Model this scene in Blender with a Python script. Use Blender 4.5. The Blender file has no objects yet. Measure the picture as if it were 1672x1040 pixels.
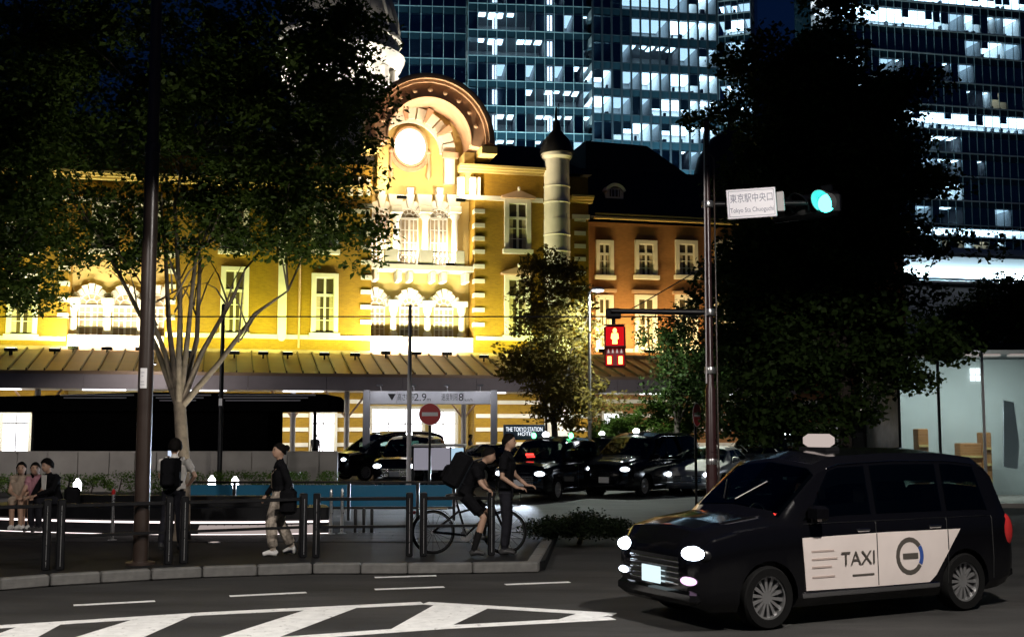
import bpy, bmesh, math, random
import numpy as np
from mathutils import Vector, Matrix, Quaternion
R = math.radians
SC = bpy.context.scene
COL = SC.collection
rnd = random.Random(11)

# ------------------------------------------------------------------ camera
F, CX, CY, CAMZ = 1900.0, 836.0, 520.0, 2.0
PITCH = math.atan(180.0 / F)
cam = bpy.data.cameras.new('camera'); cam_o = bpy.data.objects.new('camera', cam); COL.objects.link(cam_o)
cam.sensor_width = 36.0; cam.lens = F / 1672.0 * 36.0; cam.clip_start = 0.1; cam.clip_end = 3000
cam_o.location = (0, 0, CAMZ); cam_o.rotation_euler = (math.pi / 2 + PITCH, 0, 0)
SC.camera = cam_o
# ------------------------------------------------------------------ world, faint moonlight, exposure
W = bpy.data.worlds.new('World'); SC.world = W; W.use_nodes = True
nt = W.node_tree; bg = nt.nodes['Background']
sky = nt.nodes.new('ShaderNodeTexSky'); sky.sky_type = 'NISHITA'; sky.sun_disc = False
sky.sun_elevation = R(0.0); sky.sun_rotation = R(200); sky.ozone_density = 3.0
tn = nt.nodes.new('ShaderNodeMix'); tn.data_type = 'RGBA'; tn.blend_type = 'MULTIPLY'; tn.inputs[0].default_value = 1.0
tn.inputs[7].default_value = (0.3, 0.72, 1.5, 1)      # blue of the late evening sky
nt.links.new(sky.outputs[0], tn.inputs[6]); nt.links.new(tn.outputs[2], bg.inputs[0]); bg.inputs[1].default_value = 0.024
moon = bpy.data.lights.new('moon', 'SUN'); moon.energy = 0.01; moon.angle = R(0.5); moon.color = (0.8, 0.9, 1.0)
moon_o = bpy.data.objects.new('moon', moon); COL.objects.link(moon_o); moon_o.rotation_euler = (R(50), 0, R(20))
SC.render.engine = 'CYCLES'
SC.view_settings.view_transform = 'Standard'; SC.view_settings.look = 'None'
SC.view_settings.exposure = 0.0; SC.view_settings.gamma = 1.0
SC.cycles.use_denoising = True
SC.cycles.max_bounces = 5; SC.cycles.diffuse_bounces = 2; SC.cycles.glossy_bounces = 3
SC.cycles.transparent_max_bounces = 12; SC.cycles.transmission_bounces = 4
SC.cycles.sample_clamp_indirect = 4.0; SC.cycles.caustics_reflective = False; SC.cycles.caustics_refractive = False

# ------------------------------------------------------------------ pixel -> place
_cp, _sp = math.cos(PITCH), math.sin(PITCH)
def ray(px, py):
    a = (px - CX) / F; b = (CY - py) / F
    return Vector((a, _cp - b * _sp, _sp + b * _cp))
def at(px, py, Y):
    d = ray(px, py); return Vector((0, 0, CAMZ)) + d * (Y / d.y)
def gp(px, py, z=0.0):
    d = ray(px, py); return Vector((0, 0, CAMZ)) + d * ((z - CAMZ) / d.z)
class Frame:
    """upright local frame: x along a facade, y into it, z up"""
    def __init__(s, o, yaw):
        s.o = Vector((o[0], o[1], 0)); s.yaw = yaw
        s.ux = Vector((math.cos(yaw), math.sin(yaw), 0)); s.uy = Vector((-math.sin(yaw), math.cos(yaw), 0))
    def fp(s, px, py, k=0.0):
        d = ray(px, py); o = Vector((0, 0, CAMZ)) - s.o
        t = (k - o.dot(s.uy)) / d.dot(s.uy); p = o + d * t
        return p.dot(s.ux), p.z
    def fx(s, px, k=0.0, py=550): return s.fp(px, py, k)[0]
    def fz(s, py, k=0.0, px=600): return s.fp(px, py, k)[1]

# ------------------------------------------------------------------ mesh builder
class MB:
    def __init__(s): s.v = []; s.f = []; s.m = []
    def add(s, vs, fs, mi=0):
        b = len(s.v); s.v += [tuple(v) for v in vs]; s.f += [tuple(b + i for i in f) for f in fs]; s.m += [mi] * len(fs); return s
    def box(s, x0, x1, y0, y1, z0, z1, mi=0):
        if x0 > x1: x0, x1 = x1, x0
        if y0 > y1: y0, y1 = y1, y0
        if z0 > z1: z0, z1 = z1, z0
        vs = [(x, y, z) for z in (z0, z1) for y in (y0, y1) for x in (x0, x1)]
        return s.add(vs, [(0, 2, 3, 1), (4, 5, 7, 6), (0, 1, 5, 4), (2, 6, 7, 3), (0, 4, 6, 2), (1, 3, 7, 5)], mi)
    def bbox(s, x0, x1, y0, y1, z0, z1, b=0.01, mi=0):
        """box with chamfered edges"""
        b = min(b, abs(x1 - x0) / 2.2, abs(y1 - y0) / 2.2, abs(z1 - z0) / 2.2)
        if x0 > x1: x0, x1 = x1, x0
        if y0 > y1: y0, y1 = y1, y0
        if z0 > z1: z0, z1 = z1, z0
        def ring(i, z): return [(x0 + i, y0 + b if 0 else y0 + i, z)]
        def loop(i, z):
            c = b
            a0, a1, c0, c1 = x0 + i, x1 - i, y0 + i, y1 - i
            return [(a0 + c, c0, z), (a1 - c, c0, z), (a1, c0 + c, z), (a1, c1 - c, z), (a1 - c, c1, z), (a0 + c, c1, z), (a0, c1 - c, z), (a0, c0 + c, z)]
        L = [loop(b, z0), loop(0, z0 + b), loop(0, z1 - b), loop(b, z1)]
        vs = [p for l in L for p in l]; fs = [tuple(range(7, -1, -1)), tuple(range(24, 32))]
        for k in range(3):
            for i in range(8): fs.append((k * 8 + i, k * 8 + (i + 1) % 8, k * 8 + 8 + (i + 1) % 8, k * 8 + 8 + i))
        return s.add(vs, fs, mi)
    def prism(s, poly, a0, a1, axis='y', mi=0):
        """poly: list of 2-D points (x,z) for axis y, (x,y) for axis z, (y,z) for axis x"""
        def p3(p, a): return {'y': (p[0], a, p[1]), 'z': (p[0], p[1], a), 'x': (a, p[0], p[1])}[axis]
        n = len(poly); vs = [p3(p, a0) for p in poly] + [p3(p, a1) for p in poly]
        fs = [tuple(range(n)), tuple(range(2 * n - 1, n - 1, -1))] + [(i, i + n, (i + 1) % n + n, (i + 1) % n) for i in range(n)]
        return s.add(vs, fs, mi)
    def tube(s, pts, rads, n=8, mi=0, cap=True):
        pts = [Vector(p) for p in pts]
        if not isinstance(rads, (list, tuple)): rads = [rads] * len(pts)
        vs = []; fs = []; ref = None
        for i, p in enumerate(pts):
            d = (pts[min(i + 1, len(pts) - 1)] - pts[max(i - 1, 0)])
            d = d.normalized() if d.length > 1e-9 else Vector((0, 0, 1))
            if ref is None: ref = Vector((1, 0, 0)) if abs(d.x) < 0.8 else Vector((0, 1, 0))
            u = (ref - d * ref.dot(d)).normalized(); w = d.cross(u); ref = u
            for k in range(n):
                a = 2 * math.pi * k / n; vs.append(p + (u * math.cos(a) + w * math.sin(a)) * rads[i])
        for i in range(len(pts) - 1):
            for k in range(n): fs.append((i * n + k, i * n + (k + 1) % n, (i + 1) * n + (k + 1) % n, (i + 1) * n + k))
        if cap: fs.append(tuple(range(n - 1, -1, -1))); fs.append(tuple(range((len(pts) - 1) * n, len(pts) * n)))
        return s.add(vs, fs, mi)
    def lathe(s, prof, c=(0, 0, 0), n=24, axis='z', mi=0, cap=True):
        vs = []; fs = []
        for r, h in prof:
            for k in range(n):
                a = 2 * math.pi * k / n; x, y = r * math.cos(a), r * math.sin(a)
                p = {'z': (x, y, h), 'y': (x, h, y), 'x': (h, x, y)}[axis]
                vs.append((c[0] + p[0], c[1] + p[1], c[2] + p[2]))
        for i in range(len(prof) - 1):
            for k in range(n): fs.append((i * n + k, i * n + (k + 1) % n, (i + 1) * n + (k + 1) % n, (i + 1) * n + k))
        if cap:
            fs.append(tuple(range(n - 1, -1, -1))); fs.append(tuple(range((len(prof) - 1) * n, len(prof) * n)))
        return s.add(vs, fs, mi)
    def arc(s, cx, cz, r0, r1, a0, a1, y0, y1, n=24, sx=1.0, mi=0):
        """ring segment in the x-z plane, extruded along y"""
        vs = []; fs = []
        for i in range(n + 1):
            a = a0 + (a1 - a0) * i / n; c, q = math.cos(a) * sx, math.sin(a)
            vs += [(cx + r0 * c, y0, cz + r0 * q), (cx + r1 * c, y0, cz + r1 * q), (cx + r1 * c, y1, cz + r1 * q), (cx + r0 * c, y1, cz + r0 * q)]
        for i in range(n):
            b = 4 * i
            for k in range(4): fs.append((b + k, b + (k + 1) % 4, b + 4 + (k + 1) % 4, b + 4 + k))
        if abs(abs(a1 - a0) - 2 * math.pi) > 1e-4: fs += [(0, 1, 2, 3), (4 * n + 3, 4 * n + 2, 4 * n + 1, 4 * n)]
        return s.add(vs, fs, mi)
    def disc(s, cx, cz, rx, rz, y0, y1, n=32, mi=0):
        return s.prism([(cx + rx * math.cos(2 * math.pi * i / n), cz + rz * math.sin(2 * math.pi * i / n)) for i in range(n)], y0, y1, 'y', mi)
    def ell(s, c, r, nu=14, nv=9, mi=0, rot=None):
        vs = []; fs = []
        for j in range(nv + 1):
            t = math.pi * j / nv
            for i in range(nu):
                a = 2 * math.pi * i / nu
                p = Vector((r[0] * math.sin(t) * math.cos(a), r[1] * math.sin(t) * math.sin(a), r[2] * math.cos(t)))
                if rot: p = rot @ p
                vs.append((c[0] + p.x, c[1] + p.y, c[2] + p.z))
        for j in range(nv):
            for i in range(nu): fs.append((j * nu + i, (j + 1) * nu + i, (j + 1) * nu + (i + 1) % nu, j * nu + (i + 1) % nu))
        return s.add(vs, fs, mi)
    def mesh(s, name, mats, smooth=False):
        me = bpy.data.meshes.new(name); me.from_pydata(s.v, [], s.f)
        if not isinstance(mats, (list, tuple)): mats = [mats]
        for m in mats: me.materials.append(m)
        if len(mats) > 1: me.polygons.foreach_set('material_index', s.m)
        bm = bmesh.new(); bm.from_mesh(me); bmesh.ops.recalc_face_normals(bm, faces=bm.faces); bm.to_mesh(me); bm.free()
        if smooth: me.set_sharp_from_angle(angle=R(smooth if smooth > 1 else 40)); me.polygons.foreach_set('use_smooth', [True] * len(me.polygons)); me.set_sharp_from_angle(angle=R(smooth if smooth > 1 else 40))
        me.update(); return me
    def build(s, name, mats, parent=None, smooth=False, loc=None, rz=None):
        return link(name, s.mesh(name, mats, smooth), parent, loc, rz)
def link(name, me, parent=None, loc=None, rz=None):
    o = bpy.data.objects.new(name, me); COL.objects.link(o)
    if parent is not None: o.parent = parent
    if loc is not None: o.location = loc
    if rz is not None: o.rotation_euler = (0, 0, rz)
    return o
def tag(o, label=None, cat=None, group=None, kind=None):
    if label: o['label'] = label
    if cat: o['category'] = cat
    if group: o['group'] = group
    if kind: o['kind'] = kind
    return o
def empty(name, loc=(0, 0, 0), rz=0.0, label=None, cat=None, group=None):
    o = bpy.data.objects.new(name, None); COL.objects.link(o); o.location = loc; o.rotation_euler = (0, 0, rz)
    o.empty_display_size = 0.2
    return tag(o, label, cat, group)
def copy_tree(o, parent=None):
    c = o.copy(); COL.objects.link(c); c.parent = parent
    for ch in list(o.children): copy_tree(ch, c)
    return c

# ------------------------------------------------------------------ materials
def mat(name, col, rough=0.6, metal=0.0, var=0.0, scale=4.0, bump=0.0, bscale=30.0, spec=0.5, detail=4.0):
    m = bpy.data.materials.new(name); m.use_nodes = True; t = m.node_tree; b = t.nodes['Principled BSDF']
    b.inputs['Base Color'].default_value = (*col, 1); b.inputs['Roughness'].default_value = rough; b.inputs['Metallic'].default_value = metal
    b.inputs['Specular IOR Level'].default_value = spec
    if var or bump: tc = t.nodes.new('ShaderNodeTexCoord')
    if var:
        n = t.nodes.new('ShaderNodeTexNoise'); n.inputs['Scale'].default_value = scale; n.inputs['Detail'].default_value = detail
        t.links.new(tc.outputs['Object'], n.inputs['Vector'])
        r = t.nodes.new('ShaderNodeMapRange'); r.inputs[1].default_value = 0.3; r.inputs[2].default_value = 0.7
        r.inputs[3].default_value = 1 - var; r.inputs[4].default_value = 1 + var; t.links.new(n.outputs[0], r.inputs[0])
        x = t.nodes.new('ShaderNodeMix'); x.data_type = 'RGBA'; x.blend_type = 'MULTIPLY'; x.inputs[0].default_value = 1
        x.inputs[6].default_value = (*col, 1); t.links.new(r.outputs[0], x.inputs[7]); t.links.new(x.outputs[2], b.inputs['Base Color'])
        r2 = t.nodes.new('ShaderNodeMapRange'); r2.inputs[3].default_value = max(rough - 0.12, 0.02); r2.inputs[4].default_value = min(rough + 0.12, 1)
        t.links.new(n.outputs[0], r2.inputs[0]); t.links.new(r2.outputs[0], b.inputs['Roughness'])
    if bump:
        n2 = t.nodes.new('ShaderNodeTexNoise'); n2.inputs['Scale'].default_value = bscale; n2.inputs['Detail'].default_value = 5
        t.links.new(tc.outputs['Object'], n2.inputs['Vector'])
        bu = t.nodes.new('ShaderNodeBump'); bu.inputs['Strength'].default_value = bump; bu.inputs['Distance'].default_value = 0.02
        t.links.new(n2.outputs[0], bu.inputs['Height']); t.links.new(bu.outputs[0], b.inputs['Normal'])
    return m
def emit(name, col, s, tex=0.0, scale=2.0):
    m = bpy.data.materials.new(name); m.use_nodes = True; t = m.node_tree; t.nodes.remove(t.nodes['Principled BSDF'])
    e = t.nodes.new('ShaderNodeEmission'); e.inputs[0].default_value = (*col, 1); e.inputs[1].default_value = s
    t.links.new(e.outputs[0], t.nodes['Material Output'].inputs[0])
    return m
def glassy(name, tint, trans, gloss=0.35, rough=0.02, gcol=(1, 1, 1)):
    """thin pane: see-through mixed with mirror"""
    m = bpy.data.materials.new(name); m.use_nodes = True; t = m.node_tree; t.nodes.remove(t.nodes['Principled BSDF'])
    a = t.nodes.new('ShaderNodeBsdfTransparent'); a.inputs[0].default_value = (*[c * trans for c in tint], 1)
    g = t.nodes.new('ShaderNodeBsdfGlossy'); g.inputs[0].default_value = (*gcol, 1); g.inputs[1].default_value = rough
    fr = t.nodes.new('ShaderNodeFresnel'); fr.inputs[0].default_value = 1.45
    mm = t.nodes.new('ShaderNodeMath'); mm.operation = 'MULTIPLY_ADD'; mm.inputs[1].default_value = 0.8; mm.inputs[2].default_value = gloss; mm.use_clamp = True
    x = t.nodes.new('ShaderNodeMixShader'); t.links.new(fr.outputs[0], mm.inputs[0]); t.links.new(mm.outputs[0], x.inputs[0])
    t.links.new(a.outputs[0], x.inputs[1]); t.links.new(g.outputs[0], x.inputs[2]); t.links.new(x.outputs[0], t.nodes['Material Output'].inputs[0])
    return m
def brickmat(name, c1, c2, mortar):
    m = bpy.data.materials.new(name); m.use_nodes = True; t = m.node_tree; b = t.nodes['Principled BSDF']; b.inputs['Roughness'].default_value = 0.8
    tc = t.nodes.new('ShaderNodeTexCoord'); mp = t.nodes.new('ShaderNodeMapping'); mp.inputs['Rotation'].default_value = (R(90), 0, 0)
    t.links.new(tc.outputs['Object'], mp.inputs[0])
    k = t.nodes.new('ShaderNodeTexBrick'); k.inputs['Scale'].default_value = 1.0; k.inputs['Brick Width'].default_value = 0.23; k.inputs['Row Height'].default_value = 0.075
    k.inputs['Mortar Size'].default_value = 0.006; k.inputs['Color1'].default_value = (*c1, 1); k.inputs['Color2'].default_value = (*c2, 1); k.inputs['Mortar'].default_value = (*mortar, 1)
    t.links.new(mp.outputs[0], k.inputs['Vector'])
    n = t.nodes.new('ShaderNodeTexNoise'); n.inputs['Scale'].default_value = 0.35; n.inputs['Detail'].default_value = 6; t.links.new(tc.outputs['Object'], n.inputs['Vector'])
    r = t.nodes.new('ShaderNodeMapRange'); r.inputs[1].default_value = 0.3; r.inputs[2].default_value = 0.7; r.inputs[3].default_value = 0.82; r.inputs[4].default_value = 1.18; t.links.new(n.outputs[0], r.inputs[0])
    x = t.nodes.new('ShaderNodeMix'); x.data_type = 'RGBA'; x.blend_type = 'MULTIPLY'; x.inputs[0].default_value = 1
    t.links.new(k.outputs[0], x.inputs[6]); t.links.new(r.outputs[0], x.inputs[7]); t.links.new(x.outputs[2], b.inputs['Base Color'])
    bu = t.nodes.new('ShaderNodeBump'); bu.inputs['Strength'].default_value = 0.4; bu.inputs['Distance'].default_value = 0.01; t.links.new(k.outputs['Fac'], bu.inputs['Height']); bu.invert = True
    t.links.new(bu.outputs[0], b.inputs['Normal']); return m
def leafmat(name, col, col2, tr_=0.3):
    m = bpy.data.materials.new(name); m.use_nodes = True; t = m.node_tree; b = t.nodes['Principled BSDF']; b.inputs['Roughness'].default_value = 0.55
    b.inputs['Specular IOR Level'].default_value = 0.12
    tc = t.nodes.new('ShaderNodeTexCoord'); n = t.nodes.new('ShaderNodeTexNoise'); n.inputs['Scale'].default_value = 1.7; t.links.new(tc.outputs['Object'], n.inputs['Vector'])
    x = t.nodes.new('ShaderNodeMix'); x.data_type = 'RGBA'; x.inputs[6].default_value = (*col, 1); x.inputs[7].default_value = (*col2, 1); t.links.new(n.outputs[0], x.inputs[0])
    t.links.new(x.outputs[2], b.inputs['Base Color'])
    tr = t.nodes.new('ShaderNodeBsdfTranslucent'); t.links.new(x.outputs[2], tr.inputs[0])
    ms = t.nodes.new('ShaderNodeMixShader'); ms.inputs[0].default_value = tr_; t.links.new(b.outputs[0], ms.inputs[1]); t.links.new(tr.outputs[0], ms.inputs[2])
    t.links.new(ms.outputs[0], t.nodes['Material Output'].inputs[0]); return m
def worn(m, col, lo=.42, hi=.6, scale=5.0, stretch=(1, 1, 1)):
    """lets patches of another colour wear through"""
    t = m.node_tree; b = t.nodes['Principled BSDF']; src = b.inputs['Base Color'].links[0].from_socket
    tc = t.nodes.new('ShaderNodeTexCoord'); mp = t.nodes.new('ShaderNodeMapping'); mp.inputs['Scale'].default_value = stretch; n = t.nodes.new('ShaderNodeTexNoise'); n.inputs['Scale'].default_value = scale; n.inputs['Detail'].default_value = 9; n.inputs['Roughness'].default_value = .7
    t.links.new(tc.outputs['Object'], mp.inputs[0]); t.links.new(mp.outputs[0], n.inputs['Vector'])
    r = t.nodes.new('ShaderNodeMapRange'); r.inputs[1].default_value = lo; r.inputs[2].default_value = hi; t.links.new(n.outputs[0], r.inputs[0])
    x = t.nodes.new('ShaderNodeMix'); x.data_type = 'RGBA'; x.inputs[6].default_value = (*col, 1); t.links.new(src, x.inputs[7]); t.links.new(r.outputs[0], x.inputs[0]); t.links.new(x.outputs[2], b.inputs['Base Color']); return m
def asphalt():
    m = mat('asphalt', (0.05, 0.049, 0.047), 0.8, spec=0.3, var=0.3, scale=0.7, bump=0.6, bscale=110)
    worn(m, (.026, .025, .024), .38, .62, 1.6, (.18, 1, 1)); worn(m, (.1, .098, .094), .3, .4, 30)
    return m
M = dict(
    asphalt=asphalt(), paint=worn(mat('road_paint', (0.8, 0.8, 0.78), 0.6, var=0.12, scale=7, bump=0.15, bscale=60), (.34, .335, .325), .33, .42, 10.0),
    kerb=mat('kerb_granite', (0.12, 0.117, 0.11), 0.7, var=0.2, scale=9, bump=0.25, bscale=60),
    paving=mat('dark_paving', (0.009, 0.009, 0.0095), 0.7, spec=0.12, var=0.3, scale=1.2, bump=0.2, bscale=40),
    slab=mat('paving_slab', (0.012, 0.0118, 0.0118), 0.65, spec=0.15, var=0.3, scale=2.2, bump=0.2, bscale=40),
    brick=brickmat('warm_brick', (0.32, 0.185, 0.008), (0.25, 0.14, 0.007), (0.32, 0.2, 0.02)),
    brick2=brickmat('red_brick', (0.33, 0.145, 0.045), (0.27, 0.115, 0.035), (0.33, 0.19, 0.09)),
    stone=mat('white_stone', (0.75, 0.72, 0.66), 0.7, var=0.06, scale=2, bump=0.1),
    stucco=mat('cream_stucco', (0.55, 0.42, 0.16), 0.8, var=0.1, scale=1.0, bump=0.1),
    copper=mat('bronzed_copper', (0.5, 0.32, 0.22), 0.55, 0.0, var=0.15, scale=1.3),
    slate=mat('black_slate', (0.006, 0.006, 0.008), 0.55, var=0.3, scale=3),
    frame=mat('white_frame', (0.72, 0.7, 0.64), 0.5, var=0.05),
    winglass=mat('window_glass', (0.09, 0.07, 0.04), 0.08, spec=0.6),
    curtain=mat('curtain_cloth', (0.5, 0.42, 0.3), 0.9, var=0.15, scale=6),
    bronze=mat('canopy_metal', (0.3, 0.2, 0.12), 0.5, 0.1, var=0.15, scale=1.2),
    fascia=mat('grey_fascia', (0.3, 0.265, 0.27), 0.6, var=0.1, scale=1.0),
    darkmetal=mat('black_metal', (0.006, 0.006, 0.007), 0.4, spec=0.25, var=0.2, scale=6),
    brownmetal=mat('brown_pole_paint', (0.034, 0.023, 0.018), 0.35, 0.0, var=0.15, scale=3),
    steel=mat('brushed_steel', (0.5, 0.5, 0.5), 0.3, 0.9, var=0.1, scale=20),
    greypaint=mat('grey_paint', (0.5, 0.5, 0.54), 0.5, var=0.08, scale=3),
    palepole=mat('pale_grey_paint', (0.42, 0.4, 0.4), 0.5, var=0.1, scale=3),
    concrete=mat('pale_concrete', (0.3, 0.28, 0.25), 0.8, var=0.12, scale=1.6, bump=0.2, bscale=25),
    white=mat('white_enamel', (0.75, 0.74, 0.74), 0.35, var=0.04, scale=3),
    matt=mat('matt_black', (0.006, 0.006, 0.006), 1.0, spec=0.0, var=0.2, scale=3), black=mat('black_enamel', (0.01, 0.01, 0.011), 0.3),
    navy=mat('navy_ink', (0.02, 0.035, 0.12), 0.4), red=mat('sign_red', (0.5, 0.02, 0.02), 0.4),
    carblack=mat('black_car_paint', (0.003, 0.003, 0.004), 0.1, spec=0.5), carwhite=mat('white_car_paint', (0.75, 0.72, 0.68), 0.2, spec=0.5),
    carglass=mat('dark_car_glass', (0.008, 0.01, 0.012), 0.04, spec=0.8), chrome=mat('chrome', (0.7, 0.7, 0.72), 0.15, 1.0),
    rubber=mat('rubber', (0.006, 0.006, 0.006), 0.85, spec=0.15, var=0.2, scale=20), rim=mat('alloy_rim', (0.5, 0.5, 0.5), 0.3, 0.8),
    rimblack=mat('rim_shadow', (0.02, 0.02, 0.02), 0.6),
    head=emit('headlight_glow', (0.78, 0.88, 1.0), 14), headdim=emit('dim_headlight_glow', (0.8, 0.88, 1.0), 4), tail=emit('tail_light_glow', (1.0, 0.06, 0.03), 1.6),
    taillens=mat('tail_lens', (0.35, 0.02, 0.02), 0.15, spec=0.6), fog=emit('pink_fog_light_glow', (0.95, 0.6, 0.95), 1.6),
    plate=emit('lit_plate', (0.75, 0.95, 1.0), 1.1),  # number plate glows to stand in for its blown-out glare
    lampw=emit('white_lamp_glow', (0.9, 0.93, 1.0), 12), lampg=emit('green_lamp_glow', (0.15, 1.0, 0.35), 6), lampp=emit('pale_roof_sign_glow', (1.0, 0.83, 0.76), 0.55), pebble=emit('pebble_glow', (1.0, 0.82, 0.78), 0.4),
    teal=emit('green_signal_glow', (0.06, 0.95, 0.8), 9), redled=emit('red_signal_glow', (1.0, 0.03, 0.03), 1.0), redface=emit('signal_figure_glow', (1.0, 0.5, 0.12), 5),
    led=emit('bench_strip_glow', (1.0, 0.86, 0.84), 2.2), clock=emit('clock_dial_glow', (1.0, 0.97, 0.85), 4),
    doorlit=emit('doorway_glow', (0.97, 0.97, 1.0), 3.0), taxired=emit('red_display_glow', (1.0, 0.05, 0.04), 3),
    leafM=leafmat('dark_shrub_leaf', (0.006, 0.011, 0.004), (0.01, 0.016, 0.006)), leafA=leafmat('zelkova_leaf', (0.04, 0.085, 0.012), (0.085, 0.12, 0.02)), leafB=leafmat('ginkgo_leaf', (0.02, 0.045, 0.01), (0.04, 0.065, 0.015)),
    leafC=leafmat('street_leaf', (0.09, 0.085, 0.018), (0.17, 0.115, 0.03), 0.6), leafD=leafmat('shrub_leaf', (0.04, 0.09, 0.012), (0.08, 0.13, 0.02)),  # street leaf colours hold the warm tint of the facade's backlight
    bark=mat('pale_bark', (0.15, 0.12, 0.09), 0.9, var=0.3, scale=8, bump=0.5, bscale=30), darkbark=mat('dark_bark', (0.04, 0.03, 0.024), 0.9, var=0.3, scale=8, bump=0.5),
    bglass=mat('blue_glass', (0.025, 0.13, 0.23), 0.15, spec=0.6),
)
def leaves(name, clumps, n_per, leaf, mt, parent, seed=0, flat=0.55, wob=0.5, aspect=0.5):
    """clumps: (x,y,z,r). leaf-sized diamond faces spread through each clump; one crown mesh"""
    g = np.random.default_rng(seed); C = np.array([c[:3] for c in clumps]); r = np.array([c[3] for c in clumps]); n = len(C) * n_per
    idx = np.repeat(np.arange(len(C)), n_per); d = g.normal(size=(n, 3)); d /= np.linalg.norm(d, axis=1)[:, None]
    rad = (g.random(n) ** 0.45)[:, None]; off = d * rad * r[idx][:, None]; off[:, 2] *= flat
    P = C[idx] + off
    u = g.normal(size=(n, 3)); u[:, 2] = u[:, 2] * wob - 0.35; u /= np.linalg.norm(u, axis=1)[:, None]
    v = np.cross(u, g.normal(size=(n, 3)) * np.array([0.5, 0.5, 1.0])); v /= np.linalg.norm(v, axis=1)[:, None] + 1e-9
    L = leaf * (0.45 + 1.05 * g.random(n) ** 1.4)[:, None]
    w = np.cross(u, v) * L * 0.12
    V = np.stack([P - u * L * 0.5, P + v * L * aspect * 0.5 + w, P + u * L * 0.5, P - v * L * aspect * 0.5 + w], axis=1).reshape(-1, 3)
    me = bpy.data.meshes.new(name); me.vertices.add(4 * n); me.vertices.foreach_set('co', V.ravel())
    me.loops.add(4 * n); me.loops.foreach_set('vertex_index', np.arange(4 * n)); me.polygons.add(n)
    me.polygons.foreach_set('loop_start', np.arange(n) * 4)
    me.materials.append(mt); me.update(calc_edges=True); me.validate()
    return link(name, me, parent)
def light(kind, name, parent, loc, energy, col=(1, 1, 1), aim=None, size=0.3, size_y=None, spot=90, blend=0.5):
    l = bpy.data.lights.new(name, kind); l.energy = energy; l.color = col
    if kind == 'AREA':
        l.size = size
        if size_y: l.shape = 'RECTANGLE'; l.size_y = size_y
    elif kind == 'SPOT': l.spot_size = R(spot); l.spot_blend = blend; l.shadow_soft_size = size
    else: l.shadow_soft_size = size
    o = bpy.data.objects.new(name, l); COL.objects.link(o); o.parent = parent; o.location = loc
    if aim is not None: o.rotation_euler = Vector(aim).to_track_quat('-Z', 'Y').to_euler()
    return o
def text(s, name, mt, parent, loc, size, rot, ext=0.002, width=None, align='CENTER'):
    cu = bpy.data.curves.new(name, 'FONT'); cu.body = s; cu.size = size; cu.extrude = ext; cu.align_x = align; cu.align_y = 'CENTER'
    o = bpy.data.objects.new(name, cu); COL.objects.link(o); bpy.context.view_layer.update()
    me = bpy.data.meshes.new_from_object(o.evaluated_get(bpy.context.evaluated_depsgraph_get())); bpy.data.objects.remove(o); bpy.data.curves.remove(cu)
    me.materials.clear(); me.materials.append(mt)
    if width and len(me.vertices):
        xs = [v.co.x for v in me.vertices]; k = width / max(max(xs) - min(xs), 1e-6); c = (max(xs) + min(xs)) / 2
        for v in me.vertices: v.co.x = (v.co.x - c) * k
    q = link(name, me, parent, loc); q.rotation_euler = rot; return q
# ================================================================== ground, road, pavement, kerb
g_ = MB(); g_.box(-900, 900, -300, 1500, -0.5, -0.02); tag(g_.build('ground', M['asphalt']), kind='structure')
road = MB().box(-80, 80, -6, 62, -0.019, 0.0).build('road', M['asphalt']); tag(road, kind='structure')
kerb_px = [(-300, 984), (-60, 969), (0, 965), (82, 958), (165, 953), (247, 948), (330, 944), (420, 941), (510, 938), (588, 938), (665, 938), (772, 937), (880, 935)]
kp = [gp(*p) for p in kerb_px]
kd = (kp[-1] - kp[-2]).normalized()
corner = kp[-1]; back = corner + Vector((0.55, 6.2, 0))
pav_pts = [(p.x, p.y + 0.17) for p in kp] + [(corner.x + 0.1, corner.y + 0.4), (back.x, back.y), (back.x - 2.4, back.y + 1.2), (-60, back.y + 3), (-60, kp[0].y + 0.3)]
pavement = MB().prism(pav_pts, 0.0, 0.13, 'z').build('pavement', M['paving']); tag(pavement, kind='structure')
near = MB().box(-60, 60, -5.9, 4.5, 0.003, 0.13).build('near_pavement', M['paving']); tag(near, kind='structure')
for i in range(len(kp) - 1):
    a, b = kp[i], kp[i + 1]; n = max(1, round((b - a).length / 0.95)); d = (b - a).normalized(); q = Vector((-d.y, d.x, 0))
    for k in range(n):
        p0 = a.lerp(b, k / n) + d * 0.006; L = (b - a).length / n - 0.012
        o = MB().bbox(0, L, 0, 0.18, 0.004, 0.15 + rnd.uniform(-.003, .003), 0.018).build('kerb_stone', M['kerb'], pavement)
        o.location = p0; o.rotation_euler = (0, 0, math.atan2(d.y, d.x))
d = Vector((0.55, 6.2, 0)).normalized()
for k in range(6):
    o = MB().bbox(0.006, 0.99, 0, 0.18, 0.004, 0.15, 0.018).build('kerb_stone', M['kerb'], pavement)
    o.location = corner + d * (0.0 + k) + Vector((0.0, 0.01, 0)); o.rotation_euler = (0, 0, math.atan2(d.y, d.x))
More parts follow.
